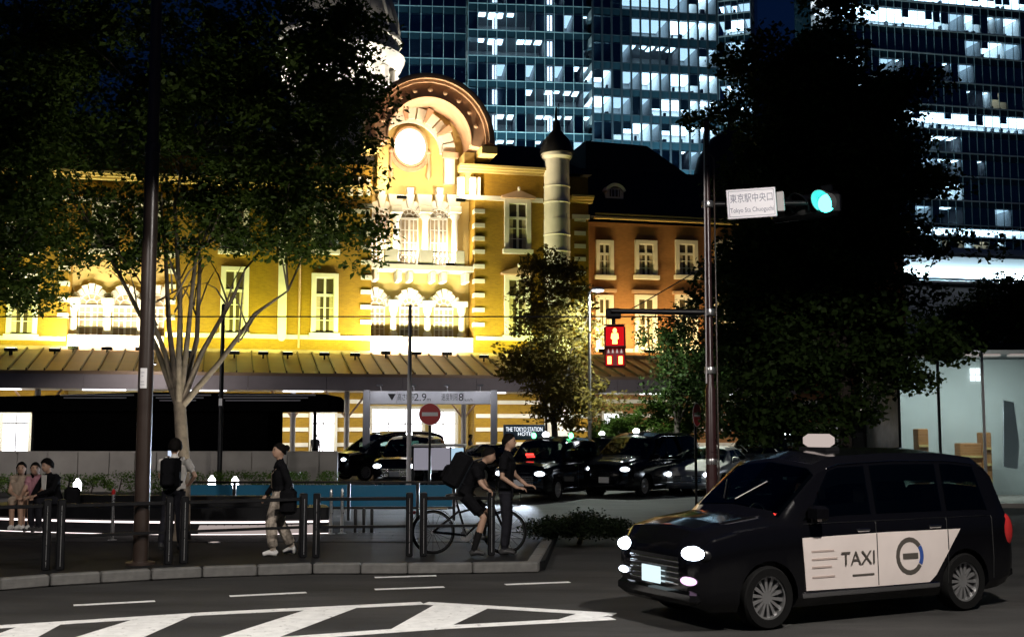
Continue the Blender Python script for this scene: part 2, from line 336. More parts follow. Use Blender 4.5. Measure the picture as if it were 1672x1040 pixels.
# paving slabs near the kerb, each its own piece
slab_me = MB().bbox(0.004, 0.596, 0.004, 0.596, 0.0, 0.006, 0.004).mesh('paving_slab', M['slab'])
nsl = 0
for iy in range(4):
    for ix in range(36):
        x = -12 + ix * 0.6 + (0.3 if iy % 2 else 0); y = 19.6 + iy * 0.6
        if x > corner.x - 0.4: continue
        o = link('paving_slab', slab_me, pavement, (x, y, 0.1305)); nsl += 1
def paint(poly, name='painted_line', z=0.004):
    pts = [gp(*p) for p in poly]; MB().prism([(p.x, p.y) for p in pts], z - 0.003, z, 'z').build(name, M['paint'], road)
def line(pts, w0, name='painted_line'):
    """a painted line of even width w0 metres through ground pixels"""
    P = [gp(*p) for p in pts]; Lf, Rt = [], []
    for i, p in enumerate(P):
        d = (P[min(i + 1, len(P) - 1)] - P[max(i - 1, 0)]).normalized(); q = Vector((-d.y, d.x, 0)) * w0 / 2
        Lf.append(p + q); Rt.append(p - q)
    MB().prism([(p.x, p.y) for p in Lf + Rt[::-1]], 0.001, 0.004, 'z').build(name, M['paint'], road)
line([(-140, 1034), (0, 1023), (330, 1002), (690, 984.5)], 0.2); line([(694, 984.5), (1003, 1003)], 0.2); line([(-60, 1050), (320, 1003.5)], 0.16) if 0 else None
line([(440, 1044), (720, 1024), (1000, 1009)], 0.2)
for poly in ([(60, 1060), (190, 1060), (323, 1001), (235, 1006)], [(330, 1050), (430, 1050), (588, 990), (505, 994)], [(632, 1031), (728, 1026), (803, 990), (712, 986)], [(905, 1013.5), (968, 1011), (1000, 1003), (948, 1000)], [(-140, 1085), (-20, 1085), (100, 1019), (30, 1023)]):
    paint(poly, 'hatch_stripe', 0.006)
for a, b in (((120, 988), (253, 981)), ((375, 973), (500, 967)), ((612, 962), (725, 958)), ((612, 942.5), (712, 939.5)), ((825, 954), (930, 950))):
    line([a, b], 0.11, 'painted_dash')

# ================================================================== station building
YAW = R(14)
S0 = at(500, 700, 75); ST = Frame(S0, YAW)
st = empty('station_building', (S0.x, S0.y, 0), YAW, 'floodlit brick station building with white stone bands and arched gable', 'building')
fx, fz, fp = ST.fx, ST.fz, ST.fp
def B(name, px0, px1, py0, py1, y0, y1, mt, parent=st, k=0.0, bev=0.0, ref=None):
    """box on the facade given by photo pixels read on the plane y=k"""
    pm = (py0 + py1) / 2; xm = (px0 + px1) / 2
    x0, x1 = fp(px0, pm, k)[0], fp(px1, pm, k)[0]; z0, z1 = fp(xm, py1, k)[1], fp(xm, py0, k)[1]
    b = MB(); (b.bbox(x0, x1, y0, y1, z0, z1, bev) if bev else b.box(x0, x1, y0, y1, z0, z1)); return b.build(name, mt, parent)
ZTOP = fz(283, 0, 830)
REC = 2.0
xl, xr = fx(605), fx(775); xe = fx(962); xw0 = fx(-330)
rl, rr = fx(108), fx(268)
wb = MB()
for a, b in ((xw0, rl), (rr, xl), (xr, xe)): wb.box(a, b, 0, 3.2, 0, ZTOP)
wb.build('wall', M['brick'], st)
MB().box(xl + 0.01, xr - 0.01, REC, 3.4, 0, fz(225, REC, 690)).build('recessed_wall', M['stucco'], st)
MB().box(rl + 0.01, rr - 0.01, REC, 3.4, 0, ZTOP).build('recessed_wall', M['stucco'], st)
MB().box(rl + 0.01, rr - 0.01, 0.3, REC - 0.01, fz(420), ZTOP).build('wall_above_bay', M['brick'], st)
# right wing, set back
WING = 2.6
ZW = fz(366, WING, 1050); xw1 = fx(1480, WING)
MB().box(xe + 0.02, xw1, WING, 6, 0, ZW).build('wing_wall', M['brick2'], st)
# roofs
cxh0 = fp(702, 226, -1.2)[0]; rh0 = fp(806, 226, -1.2)[0] - cxh0
def roof(name, x0, x1, y0, y1, z0, z1, inset, parent=st, mt=None, ins0=None):
    i0 = inset if ins0 is None else ins0
    vs = [(x0, y0, z0), (x1, y0, z0), (x1, y1, z0), (x0, y1, z0), (x0 + i0, y0 + inset, z1), (x1 - inset, y0 + inset, z1), (x1 - inset, y1 - inset, z1), (x0 + i0, y1 - inset, z1)]
    return MB().add(vs, [(0, 1, 2, 3), (4, 5, 6, 7), (0, 1, 5, 4), (1, 2, 6, 5), (2, 3, 7, 6), (3, 0, 4, 7)]).build(name, mt or M['slate'], parent)
zrf = fz(242, 4, 880)
roof('roof', xw0, cxh0 - rh0 * .9, 0.6, 16, ZTOP + 0.35, zrf, 3.2); roof('roof', cxh0 + rh0 * .9, xe + 0.5, 0.6, 16, ZTOP + 0.35, zrf, 3.2, ins0=.1)
roof('roof', cxh0 - rh0 * .92, cxh0 + rh0 * .92, 3.5, 16, ZTOP + .3, zrf - .1, .3)
hi = fz(248, 8, 1000); x1_, _ = fp(1035, 253, 8); x2_, z2_ = fp(1100, 298, 8); xb_ = fx(940, 8)
MB().prism([(xb_, ZW), (xb_, hi), (x1_, hi - .1), (x2_, z2_), (xw1, z2_), (xw1, ZW)], 5.2, 16, 'y').build('wing_roof', M['slate'], st)
MB().add([(xe + .02, WING - .5, ZW + .35), (xw1, WING - .5, ZW + .35), (xw1, 5.2, z2_ + .05), (xe + .02, 5.2, z2_ + .05), (xe + .02, 5.2, ZW), (xw1, 5.2, ZW)], [(0, 1, 2, 3), (2, 3, 4, 5), (0, 1, 5, 4), (0, 3, 4), (1, 2, 5)]).build('wing_roof_slope', M['slate'], st)
# dormer on the wing roof
dx0, dz0 = fp(984, 325, 3.6); dx1, dz1 = fp(1017, 305, 3.6)
dm = MB().box(dx0 + .1, dx1 - .1, 3.2, 5.4, dz0, dz1 - 0.25); dm_o = dm.build('dormer', M['stone'], st)
cxd = (dx0 + dx1) / 2
MB().arc(cxd, dz1 - 0.75, 0.62, 0.85, R(20), R(160), 2.95, 5.2, 14, sx=1.0).build('dormer_hood', M['stone'], dm_o, 50)
MB().box(cxd - .38, cxd + .38, 3.14, 3.2, dz0 + .12, dz1 - .35).build('dormer_pane', M['winglass'], dm_o)
for k in (-1, 0, 1): MB().box(cxd + k * .26 - .025, cxd + k * .26 + .025, 3.1, 3.16, dz0 + .12, dz1 - .3).build('glazing_bar', M['frame'], dm_o)
# cornices
def cornice(px0, px1, py, k, name='cornice', h=0.45, out=0.7, mt=None):
    z = fz(py, k, (px0 + px1) / 2); x0, x1 = fx(px0, k, py), fx(px1, k, py); b = MB()
    b.box(x0, x1, k - out, k + .2, z, z + h * .35); b.box(x0, x1, k - out * .75, k + .2, z - h * .3, z - .002); b.box(x0, x1, k - out * .4, k + .2, z - h * .65, z - h * .3 - .002)
    return b.build(name, mt or M['stone'], st)
cornice(748, 893, 278, 0, mt=M['stucco']); cornice(-330, 606, 285, 0, mt=M['stucco']); cornice(930, 966, 325, 0, mt=M['stucco']); cornice(969, 1490, 364, WING, h=.35, out=.45, mt=M['stucco'])
B('string_course', 750, 886, 321.5, 328.5, -0.16, 0, M['stone']); B('string_course', -330, 604, 322, 329, -0.16, 0, M['stone'])
B('string_course', 934, 962, 351, 358, -0.16, 0, M['stone'])
B('string_course', 777, 962, 551, 557, -0.12, 0, M['stone'])
B('string_course', -330, 107, 546, 553, -0.12, 0, M['stone']); B('string_course', 270, 604, 546, 553, -0.12, 0, M['stone'])
B('string_course', 971, 1490, 573, 579, WING - .12, WING, M['stone'], k=WING)
# capitals under the cornice
for a, b in ((746, 757), (766, 776), (779, 783)): B('bracket', a, b, 291, 320, -0.3, 0, M['stone'])
for a, b in ((568, 576), (584, 592), (598, 604)): B('bracket', a, b, 291, 320, -0.3, 0, M['stone'])
# quoin bands
for y in (345, 368, 389.5, 411, 435, 459, 482, 506, 530):
    z0, z1 = fz(y + 3.4, 0, 780), fz(y - 3.4, 0, 780); x1 = fx(791)
    MB().box(xr - .06, x1, -.07, REC * 0.3, z0, z1).build('quoin_band', M['stone'], st)
    MB().box(fx(588), xl + .06, -.07, REC * 0.3, z0, z1).build('quoin_band', M['stone'], st)
    MB().box(fx(938.5), fx(957), -.07, .3, z0 - .25, z1 - .25).build('quoin_band', M['stone'], st)
    MB().box(rr - .06, fx(285), -.07, .5, z0, z1).build('quoin_band', M['stone'], st) if y > 425 else None
    MB().box(fx(92), rl + .06, -.07, .5, z0, z1).build('quoin_band', M['stone'], st) if y > 425 else None
# windows
def window(px0, px1, py0, py1, k=0.0, cols=2, rows=3, ped=False, transom=0.32, fr=7, mtg=None, sill=True):
    """window in a white surround: frame, panes, glazing bars, sill"""
    pm = (py0 + py1) / 2; x0, x1 = fx(px0, k, pm), fx(px1, k, pm); xm = (px0 + px1) / 2; z0, z1 = fz(py1, k, xm), fz(py0, k, xm)
    w = MB(); f = (x1 - x0) * fr / max(px1 - px0, 1)
    w.box(x0, x0 + f, k - .22, k, z0, z1); w.box(x1 - f, x1, k - .22, k, z0, z1); w.box(x0 + f, x1 - f, k - .22, k, z1 - f, z1)
    wo = w.build('window', M['stone'], st)
    a0, a1, b0, b1 = x0 + f, x1 - f, z0 + .02, z1 - f
    MB().box(a0, a1, k - .05, k - .012, b0, b1).build('pane', mtg or M['winglass'], wo)
    fb = MB(); t = 0.055
    fb.box(a0, a0 + t, k - .1, k - .052, b0, b1); fb.box(a1 - t, a1, k - .1, k - .052, b0, b1); fb.box(a0 + t, a1 - t, k - .1, k - .052, b0, b0 + t); fb.box(a0 + t, a1 - t, k - .1, k - .052, b1 - t, b1)
    zt = b1 - (b1 - b0) * transom
    fb.box(a0 + t, a1 - t, k - .12, k - .052, zt - .09, zt + .09)
    for c in range(1, cols):
        x = a0 + (a1 - a0) * c / cols; e = .075 if c * 2 == cols else .03; fb.box(x - e, x + e, k - .115, k - .054, b0 + t, zt - .09); fb.box(x - e, x + e, k - .115, k - .054, zt + .09, b1 - t)
    for r_ in range(1, rows):
        z = b0 + (zt - b0) * r_ / rows; fb.box(a0 + t, a1 - t, k - .09, k - .056, z - .025, z + .025)
    fb.build('frame', M['frame'], wo)
    if cols == 2:
        for sgn in (0, 1):
            cw = (a1 - a0) * .2; cx = a0 + t + .01 if sgn == 0 else a1 - t - .01 - cw
            MB().box(cx, cx + cw, k - .0515, k - .0505, b0 + .05, zt - .1).build('curtain', M['curtain'], wo)
    if sill: MB().box(x0 - .12, x1 + .12, k - .34, k, z0 - .3, z0 - .003).build('sill', M['stone'], wo)
    if ped:
        zc = z1 + .02; MB().prism([(x0 - .25, zc), (x1 + .25, zc), (x1 + .25, zc + .12), ((x0 + x1) / 2, zc + .55), (x0 - .25, zc + .12)], k - .5, k, 'y').build('pediment', M['copper'], wo)
        MB().ell(((x0 + x1) / 2, k - .5, zc + .62), (.1, .1, .16)).build('finial', M['stone'], wo)
    return wo
window(823, 866, 326, 408, 0, ped=True); window(823, 866, 450, 548, 0, ped=True)
window(508, 552, 447, 544, 0); window(360, 406, 436, 544, 0); window(12, 62, 447, 546, 0); window(-90, -40, 447, 546, 0)
for a, b in ((508, 552), (360, 406), (150, 195), (220, 262), (12, 62)): window(a, b, 330, 408, 0)
for a, b in ((972, 1001), (1036, 1072), (1102, 1138), (1166, 1200), (1232, 1266), (1296, 1330)):
    window(a, b, 393, 450, WING, fr=6); window(a, b, 482, 568, WING, fr=6)
    z = fz(478, WING, 1000); MB().box(fx(a - 4, WING), fx(b + 4, WING), WING - .4, WING, z, z + .22).build('window_hood', M['copper'], st)
# round-ended white wall pier and drainpipe
x0, x1 = fx(452.5), fx(466.5); zc = fz(553)
MB().prism([(x0, fz(330)), (x0, zc)] + [((x0 + x1) / 2 - (x1 - x0) / 2 * math.cos(t), zc - (x1 - x0) / 2 * math.sin(t)) for t in [math.pi * i / 10 for i in range(1, 10)]] + [(x1, zc), (x1, fz(330))], -.4, -.001 - .13, 'y').build('white_pier', M['stone'], st)
MB().tube([(fx(487.5), -.09, fz(570)), (fx(487.5), -.09, fz(290))], .07, 8).build('drainpipe', M['copper'], st)
# ---- arched bays (recess): arcade storey, balcony, upper windows
M['baypane'] = mat('curtained_glass', (.38, .3, .2), .12, var=.5, scale=1.6)
def arch_window(cx, zs, r, zb, k, parent, fan=True, ring=0.42, ns=9, keyh=.9):
    """round arch with wedge stones over a glazed door; cx centre, zs springing, zb bottom"""
    w = MB(); w.disc(cx, zs, r, r, k - .05, k - .02, 28); wo = w.build('window', M['baypane'], parent)
    MB().box(cx - r, cx + r, k - .06, k - .021, zb, zs - .08).build('pane', M['baypane'], wo)
    fb = MB(); fb.arc(cx, zs, r - .08, r, 0, math.pi, k - .14, k - .051, 20); fb.arc(cx, zs, r * .42, r * .42 + .06, 0, math.pi, k - .12, k - .051, 14)
    for a in (36, 72, 108, 144):
        c, s_ = math.cos(R(a)), math.sin(R(a)); p = [(cx + c * r * .45 - s_ * .03, zs + s_ * r * .45 + c * .03), (cx + c * r * .45 + s_ * .03, zs + s_ * r * .45 - c * .03), (cx + c * r * .95 + s_ * .03, zs + s_ * r * .95 - c * .03), (cx + c * r * .95 - s_ * .03, zs + s_ * r * .95 + c * .03)]
        fb.prism(p, k - .11, k - .052, 'y')
    fb.box(cx - r, cx + r, k - .18, k - .061, zs - .16, zs - .002)
    for x in (-1, -.5, 0, .5, 1):
        e = .07 if x in (0,) else .035; xx = cx + x * (r - e); fb.box(xx - e, xx + e, k - .13, k - .061, zb, zs - .17)
    for q in (.25, .5, .75): fb.box(cx - r + .05, cx + r - .05, k - .1, k - .062, zb + (zs - zb) * q - .025, zb + (zs - zb) * q + .025)
    fb.build('frame', M['frame'], wo)
    for i in range(ns):
        a0 = math.pi * i / ns + .025; a1 = math.pi * (i + 1) / ns - .025; mid = i == ns // 2
        v = MB().arc(cx, zs, r + .02, r + ring * (1.25 if i % 2 else 1.0) * (1.35 if mid else 1), a0, a1, k - (.5 if mid else .34 if i % 2 else .28), k - .01, 3); v.build('voussoir', M['stone'], wo)
    return wo
def bay(pxl, pxr, ctr, py_s, r_px, py_b, upper=True):
    k = REC; zb = fz(py_b, k, ctr[0]); zs = fz(py_s, k, ctr[0]); r = r_px / F * 77
    xs = [fp(c, py_s, k)[0] for c in ctr]
    X0, X1 = fx(pxl) + .03, fx(pxr) - .03
    for x in xs: arch_window(x, zs, r, zb, k, st)
    pitch = xs[1] - xs[0]
    for x in [xs[0] - pitch / 2] + [q + pitch / 2 for q in xs]:
        if X0 < x < X1:
            MB().lathe([(.3, zb - .02), (.3, zb + .2), (.22, zb + .3), (.2, zs - .5), (.27, zs - .4), (.32, zs - .15), (.32, zs)], (x, k - .55, 0), 14).build('column', M['stone'], st, 40)
            MB().bbox(x - .38, x + .38, k - .92, k - .02, zs + .01, zs + .42, .05).build('impost_block', M['stone'], st)
    zt = fz(441, k, ctr[1]); zcap = zs + r + .75
    # parapet under the bay, with sunk panels
    zp0 = fz(574, k, ctr[0]); MB().box(X0, X1, .3, k - .05, zp0 - .3, zb - .12).build('parapet', M['stone'], st)
    n = 7
    for i in range(n):
        a = X0 + (X1 - X0) * (i + .1) / n; b = X0 + (X1 - X0) * (i + .9) / n; MB().bbox(a, b, .24, .3, zp0 + .1, zb - .3, .03).build('parapet_panel', M['stone'], st)
    return xs, zcap, k, X0, X1
xs, zcap, k, X0, X1 = bay(605, 775, (612, 668, 724), 500, 16.5, 549)
bay(108, 268, (150, 205, 258), 498, 19, 547)
# ledge and balcony of the main bay
zl = fz(436, .5, 680)
MB().box(X0, X1, .15, REC - .02, zl - .22, zl + .12).build('balcony_slab', M['stone'], st)
for i in range(9):
    x = X0 + (X1 - X0) * (i + .5) / 9
    if i % 3 != 1: MB().bbox(x - .17, x + .17, .5, REC - .02, zl - .95, zl - .23, .05).build('corbel', M['stone'], st)
zr = fz(409, .5, 680)
blk = [(628, 650), (684, 706), (744, 758)]
for a, b in blk: MB().bbox(fx(a, .35, 420), fx(b, .35, 420), .2, .7, zl + .125, zr + .05, .03).build('balcony_pier', M['stone'], st)
for a, b in ((606, 628), (650, 684), (706, 744)):
    xa, xb = fx(a, .35, 420) + .03, fx(b, .35, 420) - .03; gr = MB(); gr.box(xa, xb, .4, .46, zr - .1, zr - .04); gr.box(xa, xb, .4, .46, zl + .18, zl + .24)
    n = max(3, int((xb - xa) / .3))
    for i in range(n):
        c = xa + (xb - xa) * (i + .5) / n; rr_ = min((xb - xa) / n * .45, (zr - zl) * .2); zc = (zl + zr) / 2 + .05
        gr.arc(c, zc, rr_ - .04, rr_, 0, 2 * math.pi, .41, .45, 12); gr.box(c - .025, c + .025, .412, .448, zl + .24, zc - rr_); gr.box(c - .025, c + .025, .412, .448, zc + rr_, zr - .1)
    gr.build('balcony_grille', M['darkmetal'], st)
# upper arched windows of the main bay
for c in (622, 668, 716):
    x, zs = fp(c, 356, REC); arch_window(x, zs, .62, zl + .13, REC, st, ring=.55, ns=7)
    z1 = zs + 1.5
    MB().prism([(x - .16, zs + 1.0), (x + .16, zs + 1.0), (x + .24, zs + 2.0), (x - .24, zs + 2.0)], REC - .55, REC - .02, 'y').build('keystone', M['stone'], st)
for c in (600, 645, 692, 740):
    x, zs = fp(c, 356, REC)
    if X0 + .25 < x < X1 - .2:
        MB().lathe([(.34, zl + .13), (.34, zl + .5), (.24, zl + .6), (.2, zs - .3), (.34, zs - .05), (.34, zs + .15)], (x, REC - .6, 0), 14).build('column', M['stone'], st, 40)
        MB().bbox(x - .42, x + .42, REC - 1.0, REC - .02, zs + .16, zs + .7, .06).build('impost_block', M['stone'], st)
        MB().prism([(x - .38, zs + .72), (x + .38, zs + .72), (x + .52, zs + 1.55), (x - .52, zs + 1.55)], REC - .45, REC - .02, 'y').build('capital_panel', M['stone'], st)
# ---- big round gable hood
HY = -1.2
cxh, czh = fp(702, 226, HY); rh = (fp(806, 226, HY)[0] - cxh)
bk = REC + 1.2
gab = MB().arc(cxh, czh, rh * .66, rh * .86, -.12, math.pi + .12, HY, bk, 40).build('gable_arch', M['copper'], st, 40)
for i, (a, b, o) in enumerate(((.865, .905, -.25), (.91, .955, -.5), (.96, 1.0, -.32))):
    MB().arc(cxh, czh, rh * a, rh * b, -.06, math.pi + .06, HY + o, bk - .1 * i, 44).build('arch_moulding', M['copper'], gab, 40)
MB().arc(cxh, czh, rh * .655 - .06, rh * .655, -.1, math.pi + .1, HY - .08, HY + .6, 40).build('arch_moulding', M['copper'], gab, 40)
for i in range(9):
    a = R(18 + 18 * i); MB().ell((cxh + math.cos(a) * rh * .76, HY - .02, czh + math.sin(a) * rh * .76), (.17, .12, .17)).build('boss', M['copper'], gab, 60)
for s_ in (-1, 1): MB().box(cxh + s_ * rh * .9 - .5, cxh + s_ * rh * .9 + .55, HY - .6, .9, czh - .95, czh - .45).build('arch_foot', M['stucco'], gab)
# tympanum wall carried up to the soffit
ty = MB(); n = 28; ri = rh * .68
ty.prism([(cxh - ri, czh - 2.6)] + [(cxh - ri * math.cos(math.pi * i / n), czh + ri * math.sin(math.pi * i / n)) for i in range(n + 1)] + [(cxh + ri, czh - 2.6)], REC + .02, REC + .9, 'y').build('tympanum', M['stucco'], gab)
for s_ in (-1, 1): MB().box(cxh + s_ * ri - .35, cxh + s_ * ri + .35, .02, REC + .5, czh - 3.1, czh - .5).build('gable_cheek', M['stucco'], gab)
# ring of stones round the dial
ctx, ctz = fp(669, 250, REC); ro = fp(742, 250, REC)[0] - ctx; 
for i in range(11):
    a0 = math.pi * i / 11 + .02; a1 = math.pi * (i + 1) / 11 - .02
    MB().arc(ctx, ctz, ro * .74, ro * 1.0, a0, a1, REC - .42, REC + .02, 4).build('ring_stone', M['stone'], gab)
MB().arc(ctx, ctz, ro * .66, ro * .735, 0, math.pi, REC - .3, REC + .02, 30).build('arch_moulding', M['stone'], gab, 40)
for i in range(1, 11):
    if i % 2: continue
    a = math.pi * i / 11; c, q = math.cos(a), math.sin(a)
    P = lambda r, t: (ctx + c * r - q * t, ctz + q * r + c * t)
    MB().prism([P(ro * .7, .08), P(ro * .7, -.08), P(ro * 1.03, -.24), P(ro * 1.03, .24)], REC - .8, REC - .02, 'y').build('console', M['copper'], gab)
for s_ in (-1, 1):
    MB().box(ctx + s_ * ro * .87 - .35, ctx + s_ * ro * .87 + .35, REC - .42, REC + .02, ctz - 2.1, ctz - .02).build('pilaster', M['stone'], gab)
    MB().box(ctx + s_ * ro * .87 - .55, ctx + s_ * ro * .87 + .55, REC - .75, REC - .43, ctz - .35, ctz + .05).build('ledge', M['copper'], gab)
# dial
dcx, dcz = fp(669, 241, REC); drx = fp(694, 241, REC)[0] - dcx
dial = MB().disc(dcx, dcz, drx, drx * 1.17, REC - .1, REC + .01, 40).build('clock_dial', M['clock'], gab)
dr = MB()
for i in range(40):
    a0 = 2 * math.pi * i / 40; a1 = 2 * math.pi * (i + 1) / 40
    def P(s_, a): return (dcx + drx * s_ * math.cos(a), dcz + drx * 1.17 * s_ * math.sin(a))
    dr.prism([P(1.01, a0), P(1.13, a0), P(1.13, a1), P(1.01, a1)], REC - .3, REC + .01, 'y')
dr.build('dial_ring', M['copper'], dial)
for i in range(5):
    r_ = 1.2 + i * .06; pts = [(dcx + drx * r_ * 1.0 * math.cos(a), REC - .12, dcz + drx * 1.17 * r_ * math.sin(a)) for a in [R(200 + 140 * j / 14) for j in range(15)]]
    MB().tube(pts, .05, 6).build('garland', M['copper'], gab, 60) if i < 4 else None
for s_ in (-1, 1):
    x = dcx + s_ * drx * 1.2; MB().tube([(x, REC - .1, dcz - drx * .35), (x + s_ * .06, REC - .12, dcz - drx * 1.2), (x, REC - .12, dcz - drx * 1.9), (x, REC - .1, dcz - drx * 2.1)], [.1, .1, .17, .04], 8).build('garland_drop', M['copper'], gab, 60)
    MB().ell((x, REC - .12, dcz - drx * .3), (.16, .12, .16)).build('rosette', M['copper'], gab, 60)
# ---- round turret with black cap
tx, tz = fp(909, 255, -.4); tr = fp(929.5, 255, -.4)[0] - tx
tur = MB().lathe([(tr, 0), (tr, fz(345, -.4)), (tr * .98, fz(345, -.4)), (tr * .98, tz - .1)], (tx, -.4, 0), 32).build('turret', M['stone'], st, 40)
MB().lathe([(tr * 1.02, tz - .3), (tr * 1.18, tz - .12), (tr * 1.18, tz + .1), (tr * 1.0, tz + .12)], (tx, -.4, 0), 32).build('turret_cornice', M['stone'], tur, 30)
for y in (290, 317, 372, 400):
    z = fz(y, -.4); MB().lathe([(tr * 1.0, z - .06), (tr * 1.035, z - .03), (tr * 1.035, z + .03), (tr * 1.0, z + .06)], (tx, -.4, 0), 32).build('turret_band', M['stone'], tur, 30)
MB().lathe([(tr * 1.32, tz + .12), (tr * 1.3, tz + .35), (tr * 1.05, tz + 1.0), (tr * .6, tz + 1.5), (tr * .32, tz + 1.8), (tr * .25, tz + 2.3), (.07, tz + 2.6), (.05, tz + 3.4)], (tx, -.4, 0), 24).build('turret_cap', M['slate'], tur, 50)
for o in (-.1, .16): MB().tube([(tx + o, -.4, tz + 2.2), (tx + o, -.4, tz + 3.2 + (.5 if o > 0 else 0))], .035, 6).build('lightning_rod', M['darkmetal'], tur)
# ---- lit dome behind the tree and dark dome beyond the wing
d0x, _ = fp(556, 120, 9); kd_ = lambda dpx: dpx / F * 86
zz = lambda py: fz(py, 9, 600)
dome = MB().lathe([(kd_(80), ZTOP + .3), (kd_(80), zz(124)), (kd_(98), zz(118)), (kd_(106), zz(101)), (kd_(96), zz(99)), (kd_(95), zz(80)), (kd_(101), zz(76)), (kd_(100), zz(70)), (kd_(93), zz(66)), (kd_(93), zz(50)), (kd_(84), zz(18)), (kd_(74), zz(-10)), (kd_(50), zz(-60)), (kd_(20), zz(-100)), (.2, zz(-140))], (d0x, 9, 0), 32).build('dome', M['stone'], st, 35)
for i in range(16):
    a = 2 * math.pi * i / 16; c, q = math.cos(a), math.sin(a)
    MB().tube([(d0x + c * kd_(94), 9 + q * kd_(94), zz(66)), (d0x + c * kd_(95), 9 + q * kd_(95), zz(50)), (d0x + c * kd_(86), 9 + q * kd_(86), zz(18)), (d0x + c * kd_(75), 9 + q * kd_(75), zz(-10))], .16, 6).build('dome_rib', M['stone'], dome, 50)
    MB().bbox(-.3, .3, -.25, .25, 0, 1.2, .08).build('dome_bracket', M['stone'], dome, loc=(d0x + c * kd_(90), 9 + q * kd_(90), zz(128) - 1.0), rz=a + math.pi / 2)
d1x, _ = fp(1195, 260, 9); zq = lambda py: fz(py, 9, 1195)
MB().lathe([(kd_(78), zq(330)), (kd_(72), zq(296)), (kd_(60), zq(258)), (kd_(38), zq(228)), (kd_(10), zq(212)), (kd_(6), zq(200)), (.08, zq(190)), (.05, zq(176))], (d1x, 9, 0), 24).build('dark_dome', M['slate'], st, 40)
# ---- ground storey: stone bands and lit doorways
for py in (655, 678, 701, 726):
    z = fz(py, 0, 500)
    for a, b in ((xw0, rl - .1), (rr + .1, fx(506)), (fx(548), xl - .1), (xr + .1, xe - .02)): MB().box(a, b, -.06, 0, z - .13, z + .13).build('stone_band', M['stone'], st)
    zw = fz(py, WING, 1020); MB().box(xe + .1, xw1, WING - .06, WING, zw - .13, zw + .13).build('stone_band', M['stone'], st)
def doorway(px0, px1, py0, k, frame=True):
    x0, x1 = fx(px0, k, 690), fx(px1, k, 690); z1 = fz(py0, k, (px0 + px1) / 2)
    o = MB().box(x0, x1, k - .08, k - .02, .02, z1).build('doorway', M['doorlit'], st)
    f = MB(); f.box(x0 - .2, x0, k - .3, k - .01, 0, z1 + .2); f.box(x1, x1 + .2, k - .3, k - .01, 0, z1 + .2); f.box(x0, x1, k - .3, k - .01, z1, z1 + .2)
    f.build('door_frame', M['frame'], o)
    m_ = MB(); n = max(2, int((x1 - x0) / .9))
    for i in range(1, n): xx = x0 + (x1 - x0) * i / n; m_.box(xx - .03, xx + .03, k - .14, k - .081, .02, z1)
    m_.box(x0, x1, k - .14, k - .0815, 2.3, 2.38); m_.build('door_bars', M['steel'], o)
doorway(510, 545, 676, 0); doorway(607, 688, 668, REC, True); doorway(704, 742, 672, REC); doorway(6, 48, 676, 0); doorway(150, 230, 676, REC)
doorway(985, 1010, 676, WING)
# ---- long entrance canopy in front of the station (own thing)
can = empty('station_canopy', (S0.x, S0.y, 0), YAW, 'long bronze standing seam canopy with grey fascia in front of the station', 'canopy')
CF = -7.0
za, zb_ = fz(612, CF, 500), fz(637, CF, 500); zt_ = fz(577, -.4, 500)
cx0, cx1 = fx(-300, CF), fx(1300, CF)
n = int((cx1 - cx0) / .95); zr0, zr1 = za + .1, zt_
pan = MB().add([(.02, CF + .35, zr0), (.93, CF + .35, zr0), (.93, -.45, zr1), (.02, -.45, zr1), (.02, CF + .35, zr0 - .06), (.93, CF + .35, zr0 - .06), (.93, -.45, zr1 - .06), (.02, -.45, zr1 - .06)], [(0, 1, 2, 3), (4, 5, 6, 7), (0, 1, 5, 4), (1, 2, 6, 5), (2, 3, 7, 6), (3, 0, 4, 7)]).mesh('roof_panel', M['bronze'])
seam = MB().add([(-.035, CF + .33, zr0 - .05), (.035, CF + .33, zr0 - .05), (.035, -.44, zr1 - .05), (-.035, -.44, zr1 - .05), (-.035, CF + .33, zr0 + .14), (.035, CF + .33, zr0 + .14), (.035, -.44, zr1 + .14), (-.035, -.44, zr1 + .14)], [(0, 1, 2, 3), (4, 5, 6, 7), (0, 1, 5, 4), (1, 2, 6, 5), (2, 3, 7, 6), (3, 0, 4, 7)]).mesh('roof_seam', mat('seam_metal', (0.06, 0.035, 0.02), .5))
for i in range(n): link('roof_panel', pan, can, (cx0 + i * .95, 0, 0)); link('roof_seam', seam, can, (cx0 + i * .95, 0, 0))
MB().box(cx0, cx1, CF - .05, CF + .33, za - .08, za + .1).build('gutter', M['bronze'], can)
i = 0; x = cx0
while x < cx1:
    MB().box(x + .01, min(x + 4.5, cx1) - .01, CF, CF + .3, zb_, za - .085).build('fascia_panel', M['fascia'], can); x += 4.5
MB().box(cx0, cx1, CF + .31, -1.5, zb_ + .05, zb_ + .15).build('soffit', M['white'], can)
MB().box(cx0, cx1, -.44, -.09, zt_ - .3, zt_ + .22).build('flashing', M['bronze'], can)
for px in (60, 478, 566, 757, 905): 
    x = fx(px, -4.2, 690); MB().tube([(x, -4.2, 0), (x, -4.2, zb_ + .04)], .16, 12).build('canopy_column', M['palepole'], can, 40)
    for s_ in (-1, 1): MB().tube([(x, -4.2, 2.6), (x + s_ * 1.3, -4.2, zb_ + .04)], .06, 8).build('strut', M['copper'], can)
for i in range(10):
    x = cx0 + 3 + i * (cx1 - cx0 - 6) / 9
    o = MB().bbox(x - 1.2, x + 1.2, -4.6, -4.4, zb_ - .03, zb_ + .045, .01).build('soffit_light', M['doorlit'], can)
    light('AREA', 'soffit_light_beam', can, (x, -3.2, zb_ - .05), 260, (1, .93, .75), (0, .35, -1), 2.6, .5)
